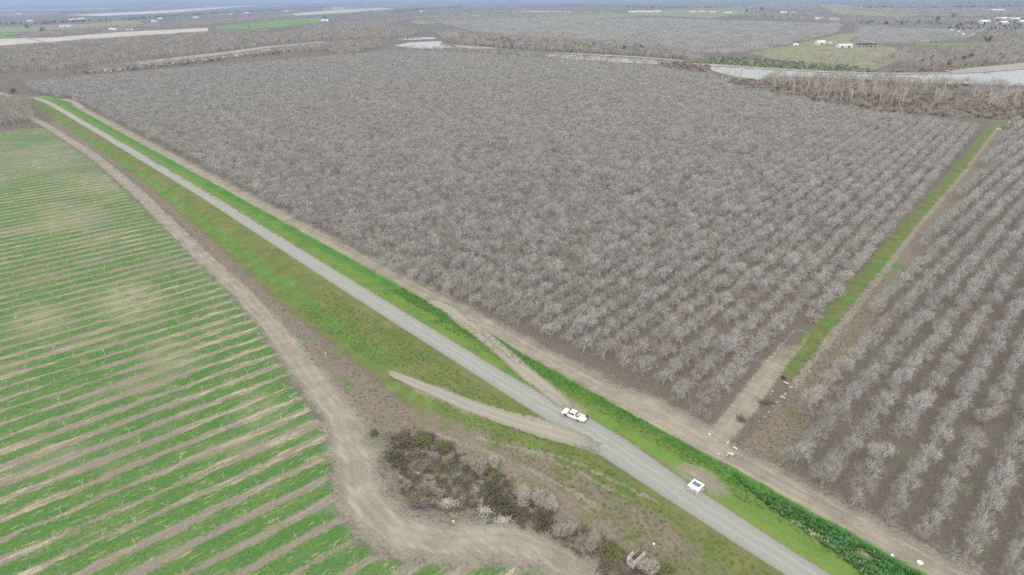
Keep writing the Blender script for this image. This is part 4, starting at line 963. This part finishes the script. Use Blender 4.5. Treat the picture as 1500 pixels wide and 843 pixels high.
shrub(897, 815, (513, 2.6, 5.2, 110, WILLOW, .03, .15, WILLOW, 700), 'greenish bush left of the steel railing frame', 'willow_shrub'); shrub(797, 762, (514, 2.2, 4.2, 80, BRAMBLE_R, .03, .18, BRAMBLE, 600), 'dark olive bramble below the tallest bare shrub', 'bramble')
shrub(735, 738, (515, 2.2, 5.5, 80, BRAMBLE_R, .03, .2, BRAMBLE, 900), 'dark green bramble in the middle of the brush row', 'bramble'); shrub(720, 722, (516, 2.0, 4.5, 80, BRAMBLE_R, .03, .2, BRAMBLE, 600), 'dark green bramble behind the grey branch heap', 'bramble')
shrub(755, 752, (517, 1.9, 4.2, 80, BRAMBLE_R, .03, .2, BRAMBLE, 600), 'dark bramble at the foot of the tallest bare shrub', 'bramble'); shrub(725, 700, (518, 1.6, 3.2, 60, WILLOW, .03, .15, WILLOW, 300), 'small olive bush below the narrow whitish shrub', 'willow_shrub')
shrub(950, 838, (519, 3.0, 4.0, 260, PALEBARK, .042), 'pale dry reeds crowding the steel railing frame', 'bare_shrub'); shrub(975, 836, (520, 1.8, 4.0, 80, WILLOW, .03, .15, WILLOW, 500), 'green bush right of the steel railing frame', 'willow_shrub')
shrub(1090, 618, (521, 1.2, 4.0, 60, BRAMBLE_R, .03, .15, BRAMBLE, 200), 'low dark bramble in the ditch by the rubbish heap', 'bramble'); shrub(1120, 590, (522, 1.2, 4.2, 60, BRAMBLE_R, .03, .15, BRAMBLE_R, 260), 'low brown bramble halfway up the ditch', 'bramble')
shrub(548, 636, (523, 1.1, 3.0, 50, WILLOW, .03, .15, BRAMBLE, 300), 'low green bush on the track edge left of the hollow', 'bramble')
lowmix = [bush_mesh(530 + i, .9, 2.2, 28, BRAMBLE_R, .022, .12, (BRAMBLE_R, BRAMBLE, WILLOW)[i % 3], 70) for i in range(5)] + [bush_mesh(540 + i, .8, 1.8, 36, GREYSTICK, .022) for i in range(2)]
def fill_uv(P, spacing, cond=None):
    lo, hi = P.min(0), P.max(0); gu, gv = np.meshgrid(np.arange(lo[0], hi[0], spacing), np.arange(lo[1], hi[1], spacing))
    gu = gu + rng.uniform(-.5, .5, gu.shape) * spacing; gv = gv + rng.uniform(-.5, .5, gv.shape) * spacing
    k = sdf_poly(P, gu, gv) > 0; u, v = gu[k], gv[k]
    x, y = xy(u, v); return np.stack([x, y, height(u, v)], -1)
BRUSH = poly_uv([(565, 650), (600, 622), (640, 636), (700, 668), (770, 715), (860, 775), (960, 830), (1000, 900), (900, 900), (860, 815), (790, 775), (715, 752), (640, 745), (590, 720)])
scatter('brush_tangle', fill_uv(BRUSH, 1.15), lowmix, 'low tangle of dry brambles and weeds filling the hollow', 'brush', .6, 1.3)
WB = np.array([(95, 52), (153, 58.5), (210, 64), (305, 69.6), (446, 75.4), (446, 77), (305, 73), (210, 67), (153, 66), (110, 64.5), (85, 62)])
scatter('dry_weed_band', fill_uv(WB, 1.3), [lowmix[0], lowmix[3], lowmix[5], lowmix[6]], 'band of dry brown weeds along the foot of the levee', 'weeds', .14, .38)
scatter('ditch_weeds', fill_uv(np.array([(31, 113), (44, 113), (48, 150), (55, 240), (50, 240), (37, 150)]), 1.6), [lowmix[0], lowmix[1], lowmix[3]], 'low brown weeds in the ditch between the orchard blocks', 'weeds', .16, .4)
# heap of cut branches
def stick_heap(px, py, n, w, h, mat, label, seed):
    R = random.Random(seed); m = MB(); x, y, z = on_ground(px, py)
    for k in range(n):
        a = R.uniform(0, 6.28); r = abs(R.gauss(0, .4)) * w; c = Vector((math.cos(a) * r, math.sin(a) * r * .6, h * max(.1, 1 - r / w) * R.uniform(.2, 1)))
        d = Vector((R.gauss(0, 1), R.gauss(0, 1), R.gauss(.1, .3))).normalized() * R.uniform(.4, 1.3); r0 = R.uniform(.04, .10)
        m.tube([tuple(c - d), tuple(c + Vector((0, 0, .06))), tuple(c + d)], [r0, r0 * .8, r0 * .4], 4, cap=False)
    o = m.build('branch_heap', mat); o.location = (x, y, z); return tag(o, label, 'branch heap')
stick_heap(657, 742, 190, 3.4, 1.3, GREYSTICK, 'grey heap of cut branches at the front of the hollow', 601); stick_heap(710, 752, 150, 3.0, 1.0, GREYSTICK, 'pale grey branch heap right of the big heap', 602)
stick_heap(610, 742, 110, 2.6, .7, simple('dark_cut_branches', (.20, .18, .18), (.13, .12, .125)), 'dark grey branch heap left of the big heap', 603); stick_heap(665, 758, 60, 1.5, .4, STRAW, 'straw coloured cut reeds before the branch heaps', 604); stick_heap(737, 765, 90, 2.2, .6, GREYSTICK, 'low grey branch heap beside the dirt loop', 605)

# ------------------------------------------------------------------ weeds and grass of the right bank
def tuft(seed, n, h, w, mat, leaf):
    R = random.Random(seed); m = MB()
    for k in range(n):
        a = R.uniform(0, 6.28); r = R.uniform(0, .5) * w; c = Vector((math.cos(a) * r, math.sin(a) * r, 0)); t = c + Vector((math.cos(a) * R.uniform(.1, .5) * w, math.sin(a) * R.uniform(.1, .5) * w, h * R.uniform(.5, 1.1)))
        s = Vector((-math.sin(a), math.cos(a), 0)) * leaf * .5; md = c.lerp(t, .55) + Vector((0, 0, h * .12))
        m.quad(c - s * .5, c + s * .5, md + s, t, md - s)
    return m.mesh('tuft', mat)
WEEDP = poly_uv([(1068, 690), (1110, 722), (1180, 752), (1260, 795), (1350, 843), (1420, 900), (1300, 900), (1235, 830), (1170, 780), (1120, 745)], .6)
broad = [tuft(700 + i, 16, .45, .8, LEAFM, .22) for i in range(4)]
pw = fill_uv(WEEDP, .62); pw = pw[[np.hypot(p[0] - gp(1262, 818)[0], p[1] - gp(1262, 818)[1]) > 1.5 and np.hypot(p[0] - gp(1190, 788, .5)[0], p[1] - gp(1190, 788, .5)[1]) > .7 for p in pw]]
scatter('broadleaf_weeds', pw, broad, 'dense dark green broadleaf weeds on the bank at lower right', 'weeds', .6, 1.3)
FLW = poly_uv([(1150, 762), (1200, 785), (1250, 815), (1300, 850), (1275, 850), (1215, 808), (1165, 778)], .9)
scatter('white_flowering_weeds', fill_uv(FLW, .8), [tuft(710 + i, 12, .5, .8, FLOWERM, .18) for i in range(3)], 'whitish flowering weeds in the green bank at lower right', 'weeds', .4, 1.0)
gb = [tuft(720 + i, 14, .3, .7, GRASSM, .07) for i in range(3)]; ob = [tuft(730 + i, 14, .28, .7, GRASSO, .07) for i in range(3)]
scatter('bank_grass', fill_uv(np.array([(-10, 99), (170, 98), (170, 104.6), (-10, 104.6)]), .75), gb, 'lush green grass on the right bank of the levee', 'grass', .5, 1.2)
P_ = fill_uv(np.array([(0, 68), (60, 72), (180, 68.5), (180, 82), (0, 82.5)]), 1.0); P2 = fill_uv(np.array([(-10, 93.5), (60, 97), (140, 94.5), (140, 98.5), (-10, 98.5)]), .9); P_ = np.vstack([P_, P2])
uu, vv = uvw(P_[:, 0], P_[:, 1]); keep = np.ones(len(P_), bool)
for R in (RAMP_L, RAMP_R): keep &= dist_line(R, uu, vv)[0] > 2.7
keep &= np.hypot(uu - bx[0], vv - bx[1]) > 5; keep &= vv > crown_r(uu) + .3 if False else np.where(vv > 90, vv > crown_r(uu) + .3, True)
scatter('rough_grass', P_[keep], ob + gb[:1], 'rough olive grass on the levee slopes', 'grass', .5, 1.2)

# ------------------------------------------------------------------ pickup truck
fx, fy = gp(826.5, 603.5, CROWN + .5); rx, ry = gp(853.5, 615.0, CROWN + .5)
hd = math.atan2(fy - ry, fx - rx); cx_, cy_ = (fx + rx) / 2, (fy + ry) / 2
tk = empty('pickup_truck', (cx_, cy_, CROWN + .07), hd); tag(tk, 'white crew cab pickup truck with its tailgate down, parked on the gravel road', 'pickup truck')
def wheel_arch(x, r, n=7): return [(x + r * math.cos(a), .36 + r * math.sin(a)) for a in np.linspace(math.pi, 0, n)]
prof = [(-2.85, .45)] + wheel_arch(-1.78, .47) + wheel_arch(1.72, .47) + [(2.7, .42), (2.85, .62), (2.82, .98), (2.6, 1.06), (1.25, 1.16), (-.9, 1.16), (-.9, .62), (-2.82, .62)]
MB().prism(prof, -.92, .92).build('body', WHITE_PAINT, tk, bevel=.05)
for s in (-1, 1):
    sp = [(-2.82, .62), (-.92, .62), (-.92, 1.2), (-2.82, 1.16)]
    MB().prism(sp, s * .925 - .05, s * .925 + .05).build('bed_side', WHITE_PAINT, tk, bevel=.02)
MB().box((-3.12, 0, .66), (.56, 1.6, .07)).build('tailgate', WHITE_PAINT, tk, bevel=.015)
cab = [(-.88, 1.165), (-.80, 1.72), (-.62, 1.80), (.55, 1.80), (.75, 1.74), (1.42, 1.165)]
m = MB(); n = len(cab); ins_ = [.86, .74, .70, .70, .74, .86]
m.v = [(x, -w, z) for (x, z), w in zip(cab, ins_)] + [(x, w, z) for (x, z), w in zip(cab, ins_)]; m.f = [(i, (i + 1) % n, n + (i + 1) % n, n + i) for i in range(n)] + [tuple(range(n))[::-1], tuple(range(n, 2 * n))]
m.build('cab', WHITE_PAINT, tk, bevel=.03)
def on_side(s, p): return [(x, s * (.865 - .125 * max(0, (z - 1.165)) / .6 + .012), z) for x, z in p]
for s in (-1, 1):
    MB().quad(*on_side(s, [(.42, 1.24), (1.18, 1.24), (.74, 1.66), (.42, 1.70)])).build('side_window', GLASS, tk); MB().quad(*on_side(s, [(-.66, 1.24), (.34, 1.24), (.34, 1.70), (-.60, 1.68)])).build('side_window', GLASS, tk)
    MB().box((1.12, s * 1.0, 1.2), (.14, .22, .2)).build('mirror', BLACKPL, tk, bevel=.03)
    MB().box((2.79, s * .7, .86), (.14, .36, .2)).build('headlight', CLEARL, tk, bevel=.02); MB().box((-2.84, s * .9, .92), (.06, .13, .4)).build('taillight', REDL, tk, bevel=.01)
    for hx in (.95, -.05): MB().box((hx - .3, s * .935, 1.02), (.2, .04, .04)).build('door_handle', BLACKPL, tk)
    for wx in (1.72, -1.78):
        w = MB().tube([(wx, s * .68, .37), (wx, s * .93, .37)], [.37, .37], 20).build('wheel', RUBBER, tk, bevel=.03); MB().tube([(wx, s * .90, .37), (wx, s * .945, .37)], [.23, .21], 14).build('rim', ALLOY, w)
MB().quad((1.36, -.78, 1.24), (1.36, .78, 1.24), (.80, .70, 1.715), (.80, -.70, 1.715)).build('windscreen', GLASS, tk).location = (.035, 0, .02)
MB().quad((-.885, -.72, 1.26), (-.885, .72, 1.26), (-.82, .66, 1.66), (-.82, -.66, 1.66)).build('rear_window', GLASS, tk).location = (-.02, 0, 0)
MB().box((2.86, 0, .52), (.14, 1.74, .22)).build('front_bumper', CHROME, tk, bevel=.03); MB().box((-2.92, 0, .48), (.16, 1.7, .16)).build('rear_bumper', CHROME, tk, bevel=.03); MB().box((2.83, 0, .84), (.1, .95, .24)).build('grille', BLACKPL, tk, bevel=.02)
def in_truck(x, y, z): v = Matrix.Rotation(hd, 3, 'Z') @ Vector((x, y, z)); return (cx_ + v.x, cy_ + v.y, CROWN + .07 + v.z)
o = MB().box((0, 0, .17), (.7, .5, .34)).box((0, 0, .37), (.72, .52, .06)).build('tool_case', GALV, bevel=.03); o.location = in_truck(-1.35, -.3, .63); o.rotation_euler = (0, 0, hd + .2); tag(o, 'grey tool case in the bed of the white pickup', 'case')
o = MB().tube([(0, -.35, .15), (0, .35, .15)], [.15, .15], 10).tube([(.1, -.25, .32), (.05, .25, .32)], [.1, .1], 8).build('duffel_bag', NAVY, bevel=.03); o.location = in_truck(-1.3, .42, .63); o.rotation_euler = (0, 0, hd + .5); tag(o, 'dark bag lying in the bed of the white pickup', 'bag')
o = MB().box((0, 0, .15), (.5, .6, .3)).box((0, 0, .32), (.42, .5, .04)).build('equipment_case', WHITE_METAL, bevel=.03); o.location = in_truck(-2.3, .1, .63); o.rotation_euler = (0, 0, hd); tag(o, 'pale equipment case near the open tailgate of the pickup', 'case')

# person in dark clothes by the tailgate
def person(loc, rz, label):
    me = bpy.data.meshes.new('person'); J = {}; V_ = []; E_ = []; Rr = []
    def j(n, p, r, to=None):
        J[n] = len(V_); V_.append(p); Rr.append(r)
        if to: E_.append((J[to], J[n]))
    j('pel', (0, 0, .93), (.15, .11)); j('waist', (.02, 0, 1.1), (.14, .10), 'pel'); j('chest', (.06, 0, 1.32), (.17, .115), 'waist'); j('neck', (.09, 0, 1.47), (.055, .055), 'chest'); j('jaw', (.13, 0, 1.55), (.075, .075), 'neck'); j('head', (.13, 0, 1.66), (.09, .1), 'jaw'); j('crown', (.12, 0, 1.74), (.06, .07), 'head')
    for s, n in ((-1, 'l'), (1, 'r')):
        j(n + 'sh', (.06, s * .19, 1.40), (.065, .06), 'chest'); j(n + 'el', (.16, s * .24, 1.14), (.045, .045), n + 'sh'); j(n + 'wr', (.40, s * .18, 1.06), (.032, .032), n + 'el'); j(n + 'pm', (.48, s * .17, 1.05), (.042, .022), n + 'wr')
        for q in range(4): j(n + 'f%d' % q, (.56 + .01 * (q in (1, 2)), s * (.205 - .022 * q), 1.04), (.009, .009), n + 'pm')
        j(n + 'th', (.51, s * .12, 1.06), (.010, .010), n + 'pm')
        j(n + 'hip', (0, s * .10, .88), (.095, .09), 'pel'); j(n + 'kn', (.03, s * .12, .50), (.062, .062), n + 'hip'); j(n + 'an', (-.01, s * .13, .09), (.043, .043), n + 'kn'); j(n + 'he', (0, s * .13, .04), (.045, .035), n + 'an'); j(n + 'to', (.17, s * .15, .035), (.04, .03), n + 'he')
    me.from_pydata(V_, E_, []); o = link('person', me); md = o.modifiers.new('skin', 'SKIN'); md.use_smooth_shade = True
    for i, r in enumerate(Rr): me.skin_vertices[0].data[i].radius = r; me.skin_vertices[0].data[i].use_root = (i == 0)
    o.modifiers.new('sub', 'SUBSURF').render_levels = 2
    t = new_mat('clothed_figure'); p = t.node('ShaderNodeTexCoord').outputs['Object']; s_ = t.node('ShaderNodeSeparateXYZ'); t.l.new(p, s_.inputs[0])
    c = t.mix(t.math('GREATER_THAN', s_.outputs[2], .95), (.03, .04, .07), (.02, .025, .055)); c = t.mix(t.math('GREATER_THAN', s_.outputs[2], 1.47), c, (.42, .26, .19)); c = t.mix(t.math('GREATER_THAN', s_.outputs[0], .41), c, (.42, .26, .19)); c = t.mix(t.math('LESS_THAN', s_.outputs[2], .075), c, (.04, .03, .025))
    t.l.new(c, t.bs.inputs['Base Color']); t.bs.inputs['Roughness'].default_value = .85; me.materials.append(t.m)
    h = MB(); R = random.Random(3)
    for la in range(5):
        pass
    rings = [(1.80, .02), (1.785, .06), (1.75, .095), (1.70, .108), (1.65, .106), (1.60, .095)]; b = 0
    for z, r in rings:
        for k in range(12): a = 6.283 * k / 12; cut = .8 if (math.cos(a) > .5 and z < 1.72) else 1.0; h.v.append((.115 + r * 1.08 * math.cos(a) * cut, r * math.sin(a) * .95, z))
    for i in range(5):
        for k in range(12): h.f.append((i * 12 + k, i * 12 + (k + 1) % 12, (i + 1) * 12 + (k + 1) % 12, (i + 1) * 12 + k))
    h.f.append(tuple(range(12))); h.build('hair', HAIR, o, True)
    for s in (-1, 1): MB().box((.225, s * .035, 1.665), (.012, .022, .012)).build('eye', BLACKPL, o)
    MB().box((.232, 0, 1.635), (.03, .024, .04), top=(.5, .6)).build('nose', SKIN, o); MB().box((.212, 0, 1.59), (.01, .05, .012)).build('mouth', REDL, o)
    o.location = loc; o.rotation_euler = (0, 0, rz); return tag(o, label, 'person')
person(in_truck(-3.25, -1.02 - .12, -.02 + .02), hd + 1.35, 'person in dark blue clothes standing beside the open tailgate of the pickup')

# ------------------------------------------------------------------ white roofed control cabinet with solar panels
cu, cv = guv(1019.5, 711.5, CROWN + 1.0); X, Y = xy(cu, cv)
cb = empty('control_cabinet', (X, Y, float(height(cu, cv)) - .02), AX); tag(cb, 'white roofed control cabinet with solar panels on the road edge', 'cabinet')
MB().box((0, 0, .05), (2.7, 2.6, .22)).build('plinth', CONCRETE, cb); MB().box((0, 0, .62), (1.9, 1.7, .95)).build('housing', WHITE_METAL, cb, bevel=.02); MB().box((0, 0, 1.16), (2.45, 2.65, .12)).build('roof', WHITE_METAL, cb, bevel=.03)
for s in (-1, 1):
    for q in (-1, 1): MB().tube([(s * 1.1, q * 1.2, .1), (s * 1.1, q * 1.2, 1.1)], [.04, .04], 6).build('post', WHITE_METAL, cb)
for k in range(3): pnl = MB().box((-.55 + .55 * k, -.18, 1.27), (.5, 1.0, .05)).build('solar_panel', PANEL, cb); MB().box((-.55 + .55 * k, -.18, 1.245), (.54, 1.04, .05)).build('panel_frame', GALV, pnl)
MB().box((-.3, .861, .62), (.8, .03, .8)).build('door', GALV, cb)
rl = MB().tube([(-1.2, -1.42, .05), (-1.2, -1.42, 1.35), (1.2, -1.42, 1.35), (1.2, -1.42, .05)], [.03] * 4, 6).tube([(-1.2, -1.42, .85), (1.2, -1.42, .85)], [.025] * 2, 6).tube([(-.4, -1.42, .1), (-.4, -1.42, 1.35)], [.025] * 2, 6).tube([(.4, -1.42, .1), (.4, -1.42, 1.35)], [.025] * 2, 6).build('handrail', GALV, cb)
def long_thing(name, a, b, r, mat, label, cat, z=.1, n=8):
    x, y, q = on_ground(*a); x2, y2, q2 = on_ground(*b); o = MB().tube([(0, 0, 0), ((x2 - x) / 2, (y2 - y) / 2, (q2 - q) / 2 + .03), (x2 - x, y2 - y, q2 - q)], [r] * 3, n).build(name, mat); o.location = (x, y, q + r + z - .1); return tag(o, label, cat)
long_thing('timber_pole', (1004, 692), (1022, 702), .1, WOODB, 'long pale timber lying behind the solar cabinet', 'timber'); long_thing('timber_pole', (1050, 718), (1062, 727), .09, WOODB, 'short pale timber lying right of the solar cabinet', 'timber')

# ------------------------------------------------------------------ concrete drain box with pipe railing
du, dv = guv(932.5, 822); X, Y = xy(du, dv); dz = hxy(X, Y)
dr = empty('drain_structure', (X, Y, dz - .1), AX); tag(dr, 'concrete drain box with white pipe railing among bushes at the bottom', 'drain')
for s in (-1, 1): MB().box((s * .75, 0, .45), (.16, 4.2, .9)).build('side_wall', CONCRETE, dr, bevel=.02)
MB().box((0, 2.02, .45), (1.33, .16, .9)).build('end_wall', CONCRETE, dr, bevel=.02); MB().box((0, 0, .06), (1.33, 4.0, .1)).build('floor', CONCRETE, dr); MB().box((0, .3, .5), (1.3, .08, .5)).build('gate_board', RUST, dr)
for hz in (1.35, 1.7, 2.05): MB().tube([(-.75, -1.2, hz - .1), (-.75, 2.02, hz), (.75, 2.02, hz), (.75, .2, hz - .05)], [.035] * 4, 6).build('rail', WHITE_METAL, dr)
for p in ((-.75, -1.2), (-.75, .5), (-.75, 2.02), (.75, 2.02), (.75, .2)): MB().tube([(p[0], p[1], .9), (p[0], p[1], 2.05)], [.035] * 2, 6).build('rail_post', WHITE_METAL, dr)

# ------------------------------------------------------------------ rubbish at the orchard corner and in the ditch
long_thing('white_pipe', (1074, 655.5), (1080, 659), .13, PVC, 'bright white plastic pipe piece beside the rubbish heap', 'pipe'); long_thing('white_pipe', (1050, 665), (1054.5, 667), .12, PVC, 'short white pipe lying on the dirt headland', 'pipe'); long_thing('white_pipe', (1065.5, 650.5), (1067, 647.5), .12, PVC, 'short white pipe standing askew above the rubbish heap', 'pipe')
long_thing('white_pipe', (1148, 560), (1155, 563.5), .13, PVC, 'white pipe crossing the middle of the ditch', 'pipe'); long_thing('white_pipe', (1459, 189.5), (1466, 190.5), .35, PVC, 'white pipe at the far end of the grass strip', 'pipe'); long_thing('fence_board', (1449, 184), (1472, 187), .25, WOODB, 'pale timber rail across the far end of the grass strip', 'timber')
x, y = gp(1476, 186); e = empty('standpipe', (x, y, 0)); MB().tube([(0, 0, 0), (0, 0, 4)], [.5, .5], 10).build('pipe', PVC, e); MB().tube([(0, 0, 4.0), (0, 0, 4.3)], [.7, .7], 10).build('cap', PVC, e); tag(e, 'white standpipe at the far end of the grass strip', 'standpipe')
x, y, z = on_ground(1147, 555); e = empty('valve_box', (x, y, z)); MB().box((0, 0, .3), (.8, .8, .7)).build('box', RUST, e, bevel=.03); MB().tube([(0, 0, .6), (0, 0, 1.1)], [.06, .06], 6).build('stem', RUST, e); tag(e, 'dark rusty valve box on the ditch bank', 'valve')
def debris(px, py, seed, label):
    R = random.Random(seed); x, y, z = on_ground(px, py); e = empty('rubbish_heap', (x, y, z)); tag(e, label, 'rubbish')
    for k in range(7): MB().box((R.gauss(0, .5), R.gauss(0, .4), .1 + .08 * k), (R.uniform(.8, 1.7), R.uniform(.15, .7), .05), R.uniform(0, 3), ry=R.gauss(0, .2)).build('board', random.choice([WHITE_METAL, GALV, WOODB]), e)
    for k in range(8): MB().tube([(R.gauss(.4, .7), R.gauss(0, .5), .1), (R.gauss(.4, .9), R.gauss(0, .6), R.uniform(.2, .8))], [.035, .03], 5).build('stick', GREYSTICK, e)
debris(1069, 668, 21, 'heap of pale boards and sticks at the corner of the orchards')
def rock(px, py, s, seed, label, mat=STONE, name='rubble_block'):
    R = random.Random(seed); x, y, z = on_ground(px, py); m = MB(); n1 = 7
    for zz, k in ((-.1, .9), (.18, 1.0), (.42, .75), (.52, .35)):
        for i in range(n1): a = 6.283 * i / n1; r = k * R.uniform(.75, 1.15) * .5; m.v.append((r * math.cos(a) * 1.2, r * math.sin(a), zz * R.uniform(.85, 1.1)))
    for j in range(3):
        for i in range(n1): m.f.append((j * n1 + i, j * n1 + (i + 1) % n1, (j + 1) * n1 + (i + 1) % n1, (j + 1) * n1 + i))
    m.f.append(tuple(range(3 * n1, 4 * n1))); o = m.build(name, mat); o.location = (x, y, z); o.scale = (s, s, s * .8); o.rotation_euler = (0, 0, R.uniform(0, 6)); return tag(o, label, 'rubble', 'rubble blocks in the ditch' if mat is STONE else None)
k = 0
for px, py, s in sorted([(1158, 568, 1.0), (1146, 583, 1.3), (1150, 578, .9), (1138, 590, .7), (1133, 596, .6), (1128, 578, .6), (1131, 574, .8), (1170, 558, .8), (1126, 604, .6), (1112, 618, .5), (1120, 611, .5), (1185, 545, .7)], key=lambda q: guv(q[0], q[1])[1]):
    k += 1; rock(px, py, s, 800 + k, 'grey rubble block in the ditch, %s nearest to the gravel road' % nth(k))
for i, (px, py, s, lab) in enumerate([(1039, 636.5, .55, 'small white lump under the corner tree of the big orchard'), (1347, 825, 1.1, 'white lump lying on the headland at lower right'), (1307, 814, .6, 'small white lump by the broadleaf weeds'), (958, 797, .5, 'small white lump right of the pipe railing'), (664, 764, .45, 'small white scrap before the cut branches'), (612, 693, .5, 'white scrap in the dark brambles'), (595, 665, .5, 'white scrap left of the willow shrubs'), (619, 662, .4, 'white scrap under the left willow shrub'), (657, 683, .4, 'white scrap in the middle of the hollow'), (555, 104, 3, 'white speck in the far orchard rows'), (980, 164, 1.6, 'white box deep in the big orchard')]):
    rock(px, py, s, 850 + i, lab, PVC, 'white_scrap')
x, y, z = on_ground(478, 523); e = empty('marker_post', (x, y, z)); MB().tube([(0, 0, -.1), (0, 0, 1.3)], [.07, .07], 6).build('post', PVC, e); MB().box((0, 0, 1.35), (.2, .06, .3)).build('plate', PVC, e); tag(e, 'white marker post on the levee foot at left', 'post')
x, y, z = on_ground(717, 766); o = MB().box((0, 0, .15), (1.3, .7, .25), .3, (.8, .7)).build('green_tarp', simple('faded_green_tarp', (.05, .16, .10), (.04, .12, .08)), bevel=.06); o.location = (x, y, z); tag(o, 'small folded green tarp beside the pale branch heap', 'tarp')
x, y = gp(652, 128); e = empty('dark_snag', (x, y, 0)); m = MB(); m.tube([(0, 0, 0), (.2, 0, 5), (.1, .1, 10)], [.25, .2, .08], 6); m.build('trunk', TRUNKM, e); MB().tube([(.2, 0, 5), (1.2, .4, 7)], [.1, .03], 4).build('branch', TRUNKM, e); tag(e, 'thin dark dead trunk rising above the big orchard', 'snag')

# ------------------------------------------------------------------ valley haze
hz = MB().box((0, 0, 0), (2, 2, 2))
t = bpy.data.materials.new('valley_haze'); t.use_nodes = True; nt = t.node_tree; nt.nodes.clear(); out = nt.nodes.new('ShaderNodeOutputMaterial'); pv = nt.nodes.new('ShaderNodeVolumePrincipled')
pv.inputs['Color'].default_value = (.52, .70, 1.0, 1); pv.inputs['Density'].default_value = HAZE_DENSITY; pv.inputs['Anisotropy'].default_value = .2; nt.links.new(pv.outputs[0], out.inputs['Volume'])
o = hz.build('haze', t); o.location = (0, 17000, 116); o.scale = (41000, 24000, 124); tag(o, 'thin bluish haze over the whole valley', 'haze', kind='stuff')
